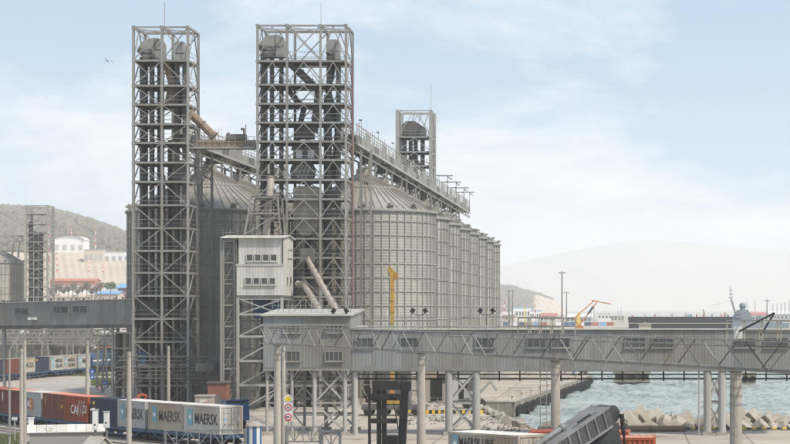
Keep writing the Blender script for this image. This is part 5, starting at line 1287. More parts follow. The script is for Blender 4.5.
t = T('workshop', 'low dark workshop wall behind the lattice works on the left', 'building', (X(60, 455), 455, 0)); t.box('wall', X(-40, 455), X(112, 455), 455, 462, 0, 6.5, 'steel_dark'); t.box('roof', X(-41, 455), X(113, 455), 454.6, 462.4, 6.5, 6.8, 'steel')
for i in range(9): x = X(-25 + i * 15, 455); t.box('window', x, x + 1.8, 454.93, 455, 3.4, 4.8, 'glass')

# second battery far left
mb = MB()
c = Vector((X(24, 590) - 11, 590, 0))
c2 = clone(sl_, c, .3, 'far pale silo cut by the left edge of the picture', 'grain silos of the far left battery')
t5 = lattice_tower('lattice_tower', 'small far lattice tower standing beside the silo at the left edge', [X(25.5, 580), X(47.5, 580)], 580, 586,
                   sorted(Z(y, 580) for y in (214, 224, 233, 242, 251, 260, 269, 278, 287, 297)), Z(205.5, 580), 'chevron', m='steel_light', post=.55)
for i, px in enumerate((31, 36, 41)): t5.beam('elevator_leg', (X(px, 583), 583, 0), (X(px, 583), 583, Z(232 if i else 222, 583)), 1.0, 1.2, 'steel_dark')
t5.beam('crown_beam', (X(21, 580), 580, Z(207.5, 580)), (X(52, 580), 580, Z(207.5, 580)), .5, m='steel_light')
t = T('roof_conveyor', 'lattice conveyor above the far left silo', 'conveyor', (X(10, 588), 588, 32))
for z in (Z(241, 588), Z(236, 588)): t.beam('chord', (X(-30, 588), 588, z), (X(25, 588), 588, z), .4, m='steel_light')
for i in range(9): t.beam('brace', (X(-20 + i * 5, 588), 588, Z(241 if i % 2 else 236, 588)), (X(-15 + i * 5, 588), 588, Z(236 if i % 2 else 241, 588)), .3, m='steel_light')
for i in range(4): t.beam('support', (X(0 + i * 6, 588), 588, 27.5), (X(2 + i * 6, 588), 588, Z(241, 588)), .4, m='steel_light')

# ------------------------------------------------------------------ quay, fenders, shore blocks, dolphins
qa, qb = Vector((-15.2, 270, 0)), Vector((-6.6, 379, 0)); qu = (qb - qa).normalized(); qn = Vector((qu.y, -qu.x, 0))
t = T('quay_wall', 'concrete quay edge with pale coping running into the harbour', 'quay', qa)
def slab(p, q, n_, w0, w1, z0, z1):
    mb = MB(); vs = [Vector((*(a + n_ * w).xy, z)) for z in (z0, z1) for a, w in ((p, w0), (q, w0), (q, w1), (p, w1))]
    return mb.add(vs, [(0, 3, 2, 1), (4, 5, 6, 7), (0, 1, 5, 4), (1, 2, 6, 5), (2, 3, 7, 6), (3, 0, 4, 7)])
k = 22; ql = (qb - qa).length
for i in range(k):
    p0, p1 = qa + qu * ql * i / k, qa + qu * (ql * (i + 1) / k - .05)
    t.part('face_block', slab(p0, p1, qn, .02, .35 + .03 * (i % 2), -3.2, -.06), 'quay_concrete'); t.part('coping', slab(p0, p1, qn, -.7, .42, -.05, .16), 'concrete')
for i in range(4): p0 = Vector((-19.5 + i * 1.08, 270, 0)); t.box('face_block', p0.x, p0.x + 1.06, 269.5 - .02 * (i % 2), 269.98, -3.2, -.02, 'quay_concrete')
t.box('end_coping', -19.6, -14.75, 269.4, 270.4, -.01, .14, 'concrete')
tyre = MB(); prof = [(.75, -.16), (.8, 0), (.75, .16), (.55, .2), (.4, .12), (.4, -.12), (.55, -.2), (.75, -.16)]; tyre.lathe(prof, 18)
tym = tyre.mesh('tyre', 'rubber'); ang = math.atan2(qn.y, qn.x)
for i in range(46):
    c = qa + qu * (1.2 + i * 2.35) + qn * .6
    o = tag(obj('tyre_fender', tym), 'black tyre fender hanging along the quay face', 'fender', 'tyre fenders along the quay'); o.location = (c.x, c.y, -1.3 + .12 * math.sin(i * 2.1)); o.rotation_euler = (R(90), 0, ang + R(90))
    if i % 2 == 0:
        o2 = tag(obj('tyre_fender', tym), 'black tyre fender hanging along the quay face', 'fender', 'tyre fenders along the quay'); o2.location = (c.x + .1, c.y + .9, -2.0); o2.rotation_euler = (R(90), 0, ang + R(90))
for i in range(10):
    c = qa + qu * (4 + i * 10.5) - qn * .5; t2_ = tag(obj('bollard', MB().lathe([(.22, .14), (.16, .5), (.3, .6), (.3, .72), (.01, .76)], 12, (c.x, c.y, 0)).mesh('bollard', 'far_tan')), f'{["first", "second", "third", "fourth", "fifth", "sixth", "seventh", "eighth", "ninth", "tenth"][i]} mooring bollard from the near corner of the quay', 'bollard', 'mooring bollards on the quay')
# heaps and dark plant on the quay
def heap(label, px, s, r_, h_):
    c = at(px, s); mb = MB(); vs = [(c.x, c.y, h_)]; n_ = 16
    for j, f in enumerate((.35, .7, 1.0)):
        for i in range(n_): a = 2 * math.pi * i / n_; q = r_ * f * (1 + rnd.uniform(-.12, .12)); vs.append((c.x + q * math.cos(a), c.y + q * math.sin(a), max(0, h_ * (1 - f) ** .9 * (1 + rnd.uniform(-.15, .15)))))
    fs = [(0, 1 + i, 1 + (i + 1) % n_) for i in range(n_)] + [(1 + j * n_ + i, 1 + (j + 1) * n_ + i, 1 + (j + 1) * n_ + (i + 1) % n_, 1 + j * n_ + (i + 1) % n_) for j in range(2) for i in range(n_)]
    tag(obj('gravel_heap', mb.add(vs, fs).mesh('gravel_heap', 'heap')), label, 'heap')
heap('large dark gravel heap on the quay', 494, 5.45, 2.6, 1.8); heap('smaller grey gravel heap on the quay', 529, 5.25, 1.8, .9)
c = Vector((X(578, 378), 378, 0)); t = T('shed', 'low dark shed at the tip of the quay', 'shed', c)
t.box('wall', X(579, 376), X(590, 376) - .5, 376, 379, .16, 1.7, 'steel_dark'); t.box('roof', X(578.5, 376), X(590, 376) - .4, 375.8, 379.2, 1.7, 1.9, 'steel')
# person on the quay
def person(px, s, label):
    c = at(px, s); t = T('person', label, 'person', c)
    me = bpy.data.meshes.new('body'); V = [(0, 0, .93), (0, 0, 1.2), (0, 0, 1.42), (0, 0, 1.52), (0, 0, 1.66), (-.19, 0, 1.4), (-.25, .02, 1.12), (-.23, -.06, .86), (.19, 0, 1.4), (.25, .02, 1.12), (.23, -.06, .86), (-.1, 0, .88), (-.11, -.02, .48), (-.12, .02, .06), (-.12, -.12, .03), (.1, 0, .88), (.12, .04, .48), (.13, .1, .06), (.13, -.04, .03)]
    E = [(0, 1), (1, 2), (2, 3), (3, 4), (2, 5), (5, 6), (6, 7), (2, 8), (8, 9), (9, 10), (0, 11), (11, 12), (12, 13), (13, 14), (0, 15), (15, 16), (16, 17), (17, 18)]
    me.from_pydata(V, E, []); me.materials.append(MATS['person_blue'])
    o = obj('body', me, t.o); o.modifiers.new('skin', 'SKIN'); o.modifiers.new('sub', 'SUBSURF').levels = 1; o.modifiers['sub'].render_levels = 1
    rad = [.15, .15, .14, .06, .1, .07, .055, .04, .07, .055, .04, .09, .075, .05, .04, .09, .075, .05, .04]
    for i, r_ in enumerate(rad): me.skin_vertices[0].data[i].radius = (r_, r_)
    me.skin_vertices[0].data[0].use_root = True
    obj('head', MB().lathe([(.01, 1.52), (.075, 1.55), (.1, 1.63), (.095, 1.72), (.06, 1.78), (.01, 1.8)], 12).mesh('head', 'skin'), t.o)
    obj('helmet', MB().lathe([(.125, 1.69), (.11, 1.77), (.06, 1.83), (.01, 1.85)], 12).mesh('helmet', 'person_blue'), t.o)
person(573.5, 5.35, 'person in blue overalls standing on the quay')
# shoreline boulders / small blocks left of the inlet
blk = MB(); blk.prism([(-.7, -.45), (-.7, .3), (-.5, .5), (.5, .5), (.7, .3), (.7, -.45)], -.55, .55); bm_a = blk.mesh('shore_block', 'concrete_block')
blk = MB(); blk.prism([(-.6, -.4), (-.45, .35), (.2, .5), (.65, .2), (.6, -.45)], -.6, .5); bm_shade = blk.mesh('shore_block', 'steel_dark')  # dark-coloured blocks stand in for the black shadows between the concrete ones
sa, sb = Vector((-20.5, 266, 0)), Vector((-9.9, 209, 0)); i = 0
for r_ in range(2):
    for j in range(17):
        f = (j + .5 * r_) / 17; c = sa.lerp(sb, f) + Vector((.5 - 1.3 * r_ + rnd.uniform(-.3, .3), 0, 0))
        o = obj('shore_block', bm_shade if (i % 3 == 1 and r_ == 0) else bm_a); o.location = (c.x, c.y, (-.5 if r_ == 0 else .3) + rnd.uniform(-.1, .1)); o.rotation_euler = (rnd.uniform(-.5, .5), rnd.uniform(-.4, .4), rnd.uniform(0, 3)); sc_ = rnd.uniform(.5, .85); o.scale = (sc_, sc_, sc_)
        tag(o, ('dark' if bm_shade.name == o.data.name else 'pale') + ' concrete block on the sloping shore beside the quay', 'block', ('dark' if bm_shade.name == o.data.name else 'pale') + ' shore blocks'); i += 1
# breakwater blocks: three crossing square bars
def cross_block(a=1.25, w=.52):
    mb = MB(); t_ = w * .93
    # one bevelled arm profile along each axis
    for ax in range(3):
        for s in (-1, 1):
            q = []
            for (l_, ww) in ((w * .9 * s, w), (a * .93 * s, w * .9), (a * s, w * .78)):
                for u_, v_ in ((-1, -1), (1, -1), (1, 1), (-1, 1)):
                    co = [0, 0, 0]; co[ax] = l_; co[(ax + 1) % 3] = u_ * ww; co[(ax + 2) % 3] = v_ * ww; q.append(tuple(co))
            fs = [(j * 4 + i, j * 4 + (i + 1) % 4, j * 4 + 4 + (i + 1) % 4, j * 4 + 4 + i) for j in range(2) for i in range(4)] + [(8, 9, 10, 11)]
            if s < 0: fs = [tuple(reversed(f)) for f in fs]
            mb.add(q, fs)
    mb.box(-w, w, -w, w, -w, w)
    return mb
cbm = cross_block(2.05, .74).mesh('breakwater_block', 'concrete_block'); cbm2 = cross_block(1.75, .86).mesh('breakwater_block', 'concrete_block')
posn = ['leftmost', 'second', 'third', 'fourth', 'fifth', 'sixth', 'seventh', 'eighth', 'ninth', 'tenth', 'eleventh', 'twelfth', 'thirteenth', 'fourteenth', 'fifteenth', 'sixteenth']
spots = []
px = 546; k = 0
while px < 812:
    for row, (d, z, ev) in enumerate(((209.8, -.65, 1), (213.2, -.1, 1), (216.6, -1.4, 1))):
        spots.append((px + row * 9 + rnd.uniform(-3, 3), d + rnd.uniform(-.6, .6), z + rnd.uniform(-.35, .35) - (.9 if px < 610 else 0), row))
    px += 23
rw = ['front', 'middle', 'rear']
cnt = [0, 0, 0]
for px, d, z, row in spots:
    cnt[row] += 1
    o = obj('breakwater_block', cbm if rnd.random() < .5 else cbm2); o.location = (X(px, d), d, z); o.rotation_euler = (rnd.uniform(.5, 1.1), rnd.uniform(.4, 1.1), rnd.uniform(0, 6.28))
    tag(o, f'{posn[cnt[row] - 1]} concrete cross block from the left in the {rw[row]} row of the breakwater', 'breakwater block', 'breakwater blocks along the shore')
# low kerb wall with yellow and black edge
t = T('kerb_wall', 'low concrete kerb with yellow and black edge in front of the breakwater blocks', 'kerb', (0, 206.4, 0))
for i in range(30):
    x = -9 + i * 1.05
    if x < 3: t.box('kerb_stone', x, x + 1.02, 206.3, 206.7, 0, .45, 'concrete')
    else: t.box('kerb_stone', x, x + 1.02, 206.3, 206.7, 0, .3, 'concrete'); t.box('painted_edge', x + .05, x + .5, 206.26, 206.72, .2, .34, 'sign_yellow'); t.box('painted_edge', x + .52, x + .97, 206.26, 206.72, .2, .34, 'black_steel')
# dark log / pipe lying left
t = T('rusty_pipe', 'long dark rusty pipe lying on the ground before the breakwater', 'pipe', (X(645, 203), 205.2, .3)); t.beam('pipe', (X(618, 205), 205.2, .32), (X(686, 205), 205.2, .32), .62, m='brown_chute', shape='tube'); t.beam('collar', (X(650, 205), 205.2, .32), (X(651.5, 205), 205.2, .32), .7, m='steel_dark', shape='tube')
# mooring dolphins
for px0, px1, y0, y1, s, lab in ((613, 651, 370.5, 386, 5.1, 'concrete mooring dolphin standing in the water left of centre right'), (733, 757, 373, 384, 5.3, 'smaller concrete mooring dolphin at right, partly behind the pole'), (522, 545, 366, 374, 4.0, 'low concrete jetty block beyond the quay')):
    d = F / s; x0, x1 = X(px0, d), X(px1, d); zt = Z(y0, d)
    t = T('mooring_dolphin', lab, 'dolphin', ((x0 + x1) / 2, d, -2)); n_ = 4
    for i in range(n_): a = x0 + (x1 - x0) * i / n_; t.box('cap_block', a, a + (x1 - x0) / n_ - .04, d, d + 4, zt - .9, zt - .02 * (i % 2), 'quay_concrete')
    t.box('shaft', x0 + .4, x1 - .4, d + .3, d + 3.7, -4, zt - .9, 'quay_concrete'); t.box('ledge', x0 + .1, x1 - .2, d - .2, d + 3.9, -1.9, -1.3, 'quay_concrete')
    for i in range(3): q = x0 + (x1 - x0) * (i + .5) / 3; t.part('tyre', MB().lathe([(.55, -.15), (.6, 0), (.55, .15), (.3, .1), (.3, -.1), (.55, -.15)], 14).mesh('tyre', 'rubber'), None, loc=(q, d - .15, zt - 1.2)).rotation_euler = (R(90), 0, 0)

# ------------------------------------------------------------------ yellow telescopic crane behind the gallery, sheds behind
d = 236.0; t = T('mobile_crane', 'yellow mobile crane with upright boom in front of the silos', 'crane', (X(392, d), d, 0)); x = X(392.3, d)
t.part('boom', MB().bar((x, d, 2.4), (x, d, Z(280, d)), .45, .55).bar((x, d, Z(281, d)), (x - .05, d, Z(272, d)), .42, .5), 'yellow')
for i in range(9): t.box('boom_band', x - .25, x + .25, d - .3, d + .3, 4 + i * 1.35, 4.12 + i * 1.35, 'brown_chute')
t.part('boom_head', MB().bar((x - .45, d, Z(268.5, d)), (x + .55, d, Z(276.5, d)), .3, .5).bar((x + .5, d, Z(276, d)), (x + .45, d, Z(280, d)), .35, .35), 'yellow'); t.beam('hook_line', (x - .45, d, Z(269, d)), (x - .5, d, Z(276, d)), .06, m='black_steel')
t.part('turntable', MB().box(x - 1.6, x + 1.4, d - 1.1, d + 1.1, 1.4, 2.5), 'yellow'); t.part('cab', MB().prism([(x + 1.0, 1.4), (x + 1.0, 3.0), (x + 2.0, 3.0), (x + 2.4, 1.4)], d - 1.1, d), 'steel_dark')
t.part('chassis', MB().box(x - 3.5, x + 4, d - 1.2, d + 1.2, .7, 1.3), 'steel_dark')
for i in range(4):
    for y in (-1.2, .9): t.part('wheel', MB().cyl((x - 2.7 + i * 1.9, d + y, .55), (x - 2.7 + i * 1.9, d + y + .3, .55), .55, n=16), 'rubber')
for px0, px1, ytop, s, m, lab in ((425, 450, 364, 7.3, 'c_beige', 'long low tan shed beyond the yard under the gallery'), (452, 478, 370, 7.5, 'c_grey', 'grey shed with dark opening beyond the yard under the gallery'), (360, 412, 366, 7.4, 'steel_dark', 'dark low shed behind the forklift mast')):
    d = F / s; x0, x1 = X(px0, d), X(px1, d); zt = Z(ytop, d); t = T('shed', lab, 'shed', ((x0 + x1) / 2, d, 0))
    if d < 268: d = 268
    clad_wall(t, (x0, d - 30), (x1, d - 30), 0, zt, 1.2, m, 3) if False else t.box('wall', x0, x1, d - 2.5, d - .6, 0, zt, m)
    t.box('roof', x0 - .2, x1 + .2, d - 2.8, d - .5, zt, zt + .15, 'steel'); t.box('opening', x0 + 1, x0 + 2.6, d - 2.55, d - 2.5, 0, zt * .6, 'black_steel'); t.box('window', x1 - 1.3, x1 - .4, d - 2.55, d - 2.5, zt * .5, zt * .75, 'glass')
c = at(474, 7.9); t = T('dump_truck', 'grey parked loader with a bucket arm beside the gallery legs', 'loader', c); y = c.y; x = c.x
t.box('body', x - 1.2, x + .8, y - 1, y + 1, .9, 2.2, 'steel_light'); t.part('cab', MB().prism([(x - .8, 2.2), (x - .7, 3.3), (x + .3, 3.3), (x + .5, 2.2)], y - .9, y + .9), 'steel_dark'); t.part('arm', MB().bar((x + .6, y - .3, 1.8), (x + 2.1, y - .3, 3.4), .25, .35).bar((x + 2.1, y - .3, 3.4), (x + 2.9, y - .3, 2.2), .2, .3), 'steel_light')
for xx in (-.8, .9): t.part('wheel', MB().cyl((x + xx, y - 1.1, .65), (x + xx, y - .7, .65), .65, n=16), 'rubber')
# rubble and kerbs in the yard
def rubble(label, px0, px1, y0, y1, n_, r0, r1, m):
    mb = MB()
    for i in range(n_):
        c = PG(rnd.uniform(px0, px1), rnd.uniform(y0, y1)); r_ = rnd.uniform(r0, r1); blob(mb, (c.x, c.y, r_ * .4), r_, .7)
    tag(obj('rubble', mb.mesh('rubble', m)), label, 'rubble', kind='stuff')
rubble('scattered dark rubble on the yard under the gallery', 400, 445, 398, 425, 120, .08, .25, 'heap'); rubble('row of broken stone beyond the yard', 415, 470, 391, 395, 160, .15, .5, 'heap')
rubble('loose stones along the shore by the gallery legs', 470, 520, 418, 432, 90, .08, .22, 'heap')
t = T('striped_kerb', 'yellow and black striped kerb across the yard under the gallery', 'kerb', (X(440, 240), 240, 0))
for i in range(26): x = X(405 + i * 3, 240); t.box('kerb_stone', x, x + .34, 240, 240.4, 0, .4, 'sign_yellow' if i % 2 else 'bogie')
for i, (px, y) in enumerate(((438, 410), (470, 412), (520, 399))):
    c = PG(px, y); t = T('rail_post', ['thin railing left of the gallery legs', 'thin railing between the gallery legs and the shore', 'thin pipe frame on the quay front'][i], 'railing', c)
    for k_ in range(3): t.beam('post', c + Vector((-1.6 + k_ * 1.6, 0, 0)), c + Vector((-1.6 + k_ * 1.6, 0, 1.5)), .06, m='steel')
    t.beam('rail', c + Vector((-1.6, 0, 1.5)), c + Vector((1.6, 0, 1.5)), .06, m='steel')

# ------------------------------------------------------------------ foreground: forklift mast, stacked containers, reach stacker
d = 143.0
t = T('container_forklift', 'tall black mast of a container forklift in front of the gallery', 'forklift', (X(388, d), d, 0)); XX = lambda p_: X(p_, d); ZZ = lambda y_: Z(y_, d)
BK = 'black_steel'
t.part('outer_upright', MB().bar((XX(369.5), d, .6), (XX(369.5), d, ZZ(388)), .16, .3), BK)
t.part('outer_upright', MB().bar((XX(399.5), d + .5, .6), (XX(404.5), d + .5, ZZ(382)), .55, .5).bar((XX(404.8), d + .5, ZZ(391)), (XX(405.6), d + .5, ZZ(381.5)), .7, .55), BK)
for a, b_ in ((376.5, 380.5), (381.5, 386)): t.part('inner_upright', MB().box(XX(a), XX(b_), d + .1, d + .5, .6, ZZ(385)), BK)
t.part('top_crosshead', MB().prism([(XX(372.5), ZZ(390)), (XX(372.5), ZZ(382.5)), (XX(375), ZZ(381)), (XX(398), ZZ(381)), (XX(400), ZZ(383)), (XX(400), ZZ(390))], d - .1, d + .6), BK)
t.part('upper_crossbar', MB().box(XX(370), XX(401), d - .2, d + .4, ZZ(400.5), ZZ(394)).box(XX(371), XX(400), d - .24, d - .2, ZZ(399.7), ZZ(399)), BK)
t.part('lower_crossbar', MB().box(XX(370), XX(397.5), d - .2, d + .2, ZZ(423.5), ZZ(418.6)), BK)
for a, z0, b_, z1 in ((399, 400, 392, 393), (399, 430, 394, 402), (371, 430, 370, 401)): t.part('hydraulic_hose', MB().cyl((XX(a), d - .3, ZZ(z0)), (XX(b_), d - .3, ZZ(z1)), .045, n=6), 'bogie')
t.beam('warning_light', (XX(362), d, ZZ(398)), (XX(369), d, ZZ(396)), .09, m=BK)
t.part('carriage', MB().box(XX(366), XX(402), d - .6, d - .25, 1.2, 2.8), BK); t.part('fork', MB().box(XX(372), XX(376), d - 3, d - .6, 1.2, 1.35), BK); t.part('fork', MB().box(XX(392), XX(396), d - 3, d - .6, 1.2, 1.35), BK)
t.part('body', MB().prism([(d + .8, .7), (d + .8, 1.8), (d + 2, 2.0), (d + 5.5, 2.0), (d + 6, 1.4), (d + 6, .7)], XX(370), XX(402), axis='x'), 'yellow'); t.part('cab', MB().prism([(d + 2, 2.0), (d + 2.2, 3.4), (d + 3.6, 3.4), (d + 3.9, 2.0)], XX(378), XX(394), axis='x'), BK)
for a in (d + 1.6, d + 5):
    for p_ in (368, 399): t.part('wheel', MB().cyl((XX(p_), a, .7), (XX(p_) + .45, a, .7), .7, n=18), 'rubber')
# stacked containers (upper ones reach into the picture)
STK = 'containers stacked in the foreground'
def stack_box(m, label, c, rz, z, marks=(), roof='c_roof'): container(m, label, marks, roof, door=True, group=STK).place((c[0], c[1], z), rz)
s1 = Vector((X(440.5, 121.5), 121.5, 0)); e1 = Vector((X(526.5, 116.5), 116.5, 0)); rz1 = math.atan2(e1.y - s1.y, e1.x - s1.x); m1 = (s1 + e1) / 2 + Vector((-math.sin(rz1), math.cos(rz1), 0)) * CW / 2
stack_box('c_beige', 'beige container with pale roof and black lettering at the bottom centre, top of its stack', m1, rz1, CH + .05, [('star', -2.45, 1.9, .55, 1.0, 'c_teal'), ('MAERSK LINE', -.55, 2.0, 3.0, .55, 'letter_black')])
stack_box('c_beige', 'beige container under the lettered one at the bottom centre', m1, rz1, .02)
c0 = Vector((X(578, 121), 121.5, 0)); stack_box('c_orange', 'orange container beside the reach stacker boom, top of its stack', c0 + Vector((.1, .9, 0)), R(-3), CH + .03, [], 'c_orange'); stack_box('c_orange', 'lower orange container beside the reach stacker', c0 + Vector((.1, .9, 0)), R(-3), .02, [], 'c_orange')
c0 = Vector((X(604, 117), 117.5, 0)); stack_box('c_orange', 'orange container with pale pink roof right of the reach stacker, top of its stack', c0, R(-1), CH - .02, [], 'c_pink'); stack_box('c_rust', 'rust red container under the pink roofed one', c0, R(-1), .0, [], 'c_rust')
# reach stacker with raised boom
d = 108.0; t = T('reach_stacker', 'grey reach stacker with its boom raised at the bottom right of centre', 'reach stacker', (X(590, d), d, 0)); XX = lambda p_: X(p_, d); ZZ = lambda y_: Z(y_, d)
def oriented(p, q, w, h, taper=1.0):
    p = Vector(p); q = Vector(q); M = frame(p, q); ln_ = (q - p).length; mb = MB()
    vs = [M @ Vector((sx * w / 2 * k_, sy * h / 2 * k_, e * ln_ / 2)) for e, k_ in ((-1, 1), (1, taper)) for sx, sy in ((-1, -1), (1, -1), (1, 1), (-1, 1))]
    return mb.add(vs, [(3, 2, 1, 0), (4, 5, 6, 7), (0, 1, 5, 4), (1, 2, 6, 5), (2, 3, 7, 6), (3, 0, 4, 7)])
b0, b1 = Vector((XX(533), d - 3.0, ZZ(461))), Vector((XX(603), d + 1.2, ZZ(417)))
bu = (b1 - b0).normalized()
t.part('boom', oriented(b0, b1, 1.25, 1.15), 'machine_grey'); up_ = frame(b0, b1).col[1].xyz; sd_ = frame(b0, b1).col[0].xyz
if up_.z < 0: up_ = -up_
t.part('boom_top_plate', oriented(b0 + up_ * .6, b0.lerp(b1, .97) + up_ * .6, 1.35, .06), 'machine_light')
for s in (-1, 1): t.part('boom_flange', oriented(b0 + sd_ * s * .66 + up_ * .55, b1 + sd_ * s * .66 + up_ * .55, .07, .14), 'machine_light'); t.part('boom_flange', oriented(b0 + sd_ * s * .66 - up_ * .52, b1 + sd_ * s * .66 - up_ * .52, .07, .12), 'machine_light')
for i in range(6): q = b0.lerp(b1, .3 + i * .12); t.part('stiffener', oriented(q - up_ * .5 - sd_ * .64, q + up_ * .5 - sd_ * .64, .1, .09), 'machine_light'); t.part('stiffener', oriented(q - up_ * .5 + sd_ * .64, q + up_ * .5 + sd_ * .64, .1, .09), 'machine_grey')
q0 = b0.lerp(b1, .12) + up_ * .75; q1 = b0.lerp(b1, .5) + up_ * .78; mb = MB(); mb.cyl(q0 - bu * 1.6, q0, .06, n=8); t.part('ram_rod', mb, 'black_steel'); mb = MB(); mb.cyl(q0, q1 - bu * .2, .15, n=12); mb.cyl(q1 - bu * .25, q1, .2, n=12); t.part('ram_cylinder', mb, 'machine_light')
q = b0.lerp(b1, .72) + up_ * .62; t.part('hose_guide', oriented(q - bu * .55 - sd_ * .3, q + bu * .5 - sd_ * .3, .1, .14).bar(q - bu * 1.2 - sd_ * .45, q + bu * .9 - sd_ * .45, .05), 'black_steel')
for i in range(3): q = b0.lerp(b1, .55 + .1 * i) - sd_ * .0 + up_ * .56; t.part('bracket', oriented(q - sd_ * .3, q + sd_ * .3, .1, .12), 'machine_grey')
# boom head with knuckle and hanging rotator arm
mb = MB(); hc = b1 + bu * .25; mb.cyl(hc - sd_ * .55, hc + sd_ * .55, .48, n=18); t.part('boom_head', mb, 'machine_grey')
mb = MB(); mb.bar(hc, hc + Vector((.75, 0, -.05)), .5, .42); t.part('knuckle', mb, 'machine_grey')
hx = hc + Vector((.85, -.3, 0)); mb = MB(); mb.cyl(hx, hx + Vector((.12, 0, -1.1)), .12, n=12); mb.cyl(hx + Vector((.12, 0, -1.1)), hx + Vector((.2, 0, -1.9)), .07, n=10); t.part('rotator_ram', mb, 'black_steel')
t.part('rotator', MB().box(hc.x - .5, hc.x + .7, hc.y - .6, hc.y + .6, hc.z - 1.75, hc.z - .5).prism([(hc.x - 1.1, hc.z - 1.75), (hc.x - .5, hc.z - .9), (hc.x + .7, hc.z - .9), (hc.x + .9, hc.z - 1.75)], hc.y - .5, hc.y + .5), 'machine_grey')
t.part('spreader', MB().box(hc.x - 3.0, hc.x + 3.0, hc.y - .4, hc.y + .4, hc.z - 2.05, hc.z - 1.75), 'machine_grey')
cxb = b0.x - 1.0; t.part('body', MB().box(cxb - 2.0, cxb + 4.0, d - 5, d - 1.6, .9, 2.0), 'machine_grey'); t.part('tower_arm', MB().bar((b0.x + .2, b0.y, 1.9), b0, .9, .8), 'machine_grey'); t.part('cab', MB().prism([(cxb + 1, 2.0), (cxb + 1, 3.4), (cxb + 2.2, 3.4), (cxb + 2.6, 2.0)], d - 4.9, d - 3.9), 'glass')
for xx in (-1.2, 3.0):
    for y in (-5.2, -2.0): t.part('wheel', MB().cyl((cxb + xx, d + y, .85), (cxb + xx, d + y + .6, .85), .85, n=18), 'rubber')

# ------------------------------------------------------------------ far shore
def far_building(label, px0, px1, ytop, d, m, roofm='far_grey', zbase=0, gable=0, nwin=0, depth=20, winm='glass'):
    x0, x1 = X(px0, d), X(px1, d); zt = Z(ytop, d)
    t = T('harbour_building', label, 'building', ((x0 + x1) / 2, d, zbase))
    if gable:
        t.part('wall', MB().prism([(d, zbase), (d, zt), (d + depth / 2, zt + gable - .15), (d + depth, zt), (d + depth, zbase)], x0, x1, axis='x'), m)
        t.part('roof', MB().prism([(d - .6, zt - .2), (d - .6, zt + .3), (d + depth / 2, zt + gable + .4), (d + depth + .6, zt + .3), (d + depth + .6, zt - .2), (d + depth / 2, zt + gable - .1)], x0 - .6, x1 + .6, axis='x'), roofm)
    else: t.box('wall', x0, x1, d, d + depth, zbase, zt, m); t.box('roof', x0 - .3, x1 + .3, d - .3, d + depth + .3, zt, zt + .5, roofm)
    for i in range(nwin): a = x0 + (x1 - x0) * (i + .2) / nwin; b_ = x0 + (x1 - x0) * (i + .75) / nwin; t.box('window', a, b_, d - .12, d, zbase + (zt - zbase) * .45, zbase + (zt - zbase) * .75, winm)
    return t
def arched_hall(label, px0, px1, ytop, yw, yb, d, m):
    x0, x1 = X(px0, d), X(px1, d); zb_, zw, zt = Z(yb, d), Z(yw, d), Z(ytop, d); cx_ = (x0 + x1) / 2
    t = T('arched_hall', label, 'hall', (cx_, d, zb_)); arc = [(cx_ - (x1 - x0) / 2 * math.cos(a), zw + (zt - zw) * math.sin(a)) for a in [math.pi * i / 14 for i in range(15)]]
    t.part('front_wall', MB().prism([(x0, zb_ - 4)] + arc + [(x1, zb_ - 4)], d, d + 1), m)
    mb = MB(); vs = [(a + (0.5 if a > cx_ else -.5), y, z + .5) for y in (d - 1.2, d + 16) for a, z in arc]; k_ = len(arc); mb.add(vs, [(i, i + 1, k_ + i + 1, k_ + i) for i in range(k_ - 1)]); t.part('roof', mb, 'far_white')
    t.box('side_wall', x0 - .1, x0 + .5, d + 1, d + 16, zb_ - 4, zw, m); t.box('side_wall', x1 - .5, x1 + .1, d + 1, d + 16, zb_ - 4, zw, m)
    for i in range(4): a = x0 + (x1 - x0) * (i + .3) / 4; t.box('panel', a, a + 3.2, d - .15, d, zb_, zw - 3, 'c_white')
arched_hall('white arched hall on the quarry terrace at upper left', 52.5, 84, 236, 241, 250, 1650, 'far_white')
def mast(label, px, y0, y1, d, w, stripes=True, m='far_grey', name='radio_mast', cat='mast', zb=None):
    x = X(px, d); z0 = Z(y1, d) if zb is None else zb; z1 = Z(y0, d); t = T(name, label, cat, (x, d, z0)); n_ = 7
    for i in range(n_): t.beam('section', (x, d, z0 + (z1 - z0) * i / n_), (x, d, z0 + (z1 - z0) * (i + 1) / n_), w * (1.25 - .6 * i / n_), m=(('sign_red', 'far_white')[i % 2] if stripes else m))
    return t
for px, y0, y1, d, lab in ((49, 222, 262, 1560, 'tall red and white striped mast left of the white arched hall'), (71.5, 227, 238, 1700, 'short red and white mast above the white arched hall'), (95.5, 228, 252, 1660, 'red and white mast right of the white arched hall'),
                           (57, 252, 272, 1545, 'small striped mast below the left end of the arched hall'), (89.5, 258, 272, 1545, 'small striped mast on the pale quarry face'), (103.5, 260, 272, 1545, 'striped mast at the right of the quarry face')):
    mast(lab, px, y0, y1, d, .5)
far_building('low site buildings along the terrace edge right of the hall', 84, 103, 250, 1600, 'far_tan', 'far_grey', 44, 0, 4, 8, 'far_grey')
far_building('long low pale building on the terrace at the tower edge', 104, 130, 252, 1605, 'far_white', 'far_grey', 44, 0, 4, 8, 'far_grey')
far_building('long red roofed building below the quarry', 50, 95, 281, 1400, 'far_red', 'far_red', 14, 1.6, 10, 14)
far_building('pale building under the long red roof', 57, 92, 288, 1330, 'far_white', 'far_grey', 8, 1.5, 8, 10)
far_building('pale shed with light blue roof left of the brick house', 106, 122, 288, 1330, 'far_white', 'far_blue', 9, 1.5, 5, 12)
far_building('red brick house with bright blue roof beside the narrow tower', 118, 135, 288, 1250, 'brick', 'far_blue', 3, 2.4, 4, 14)
far_building('low blue roofed warehouse above the left gallery', 90, 118, 294, 1230, 'far_tan', 'far_blue', 2, 1.6, 6, 16)
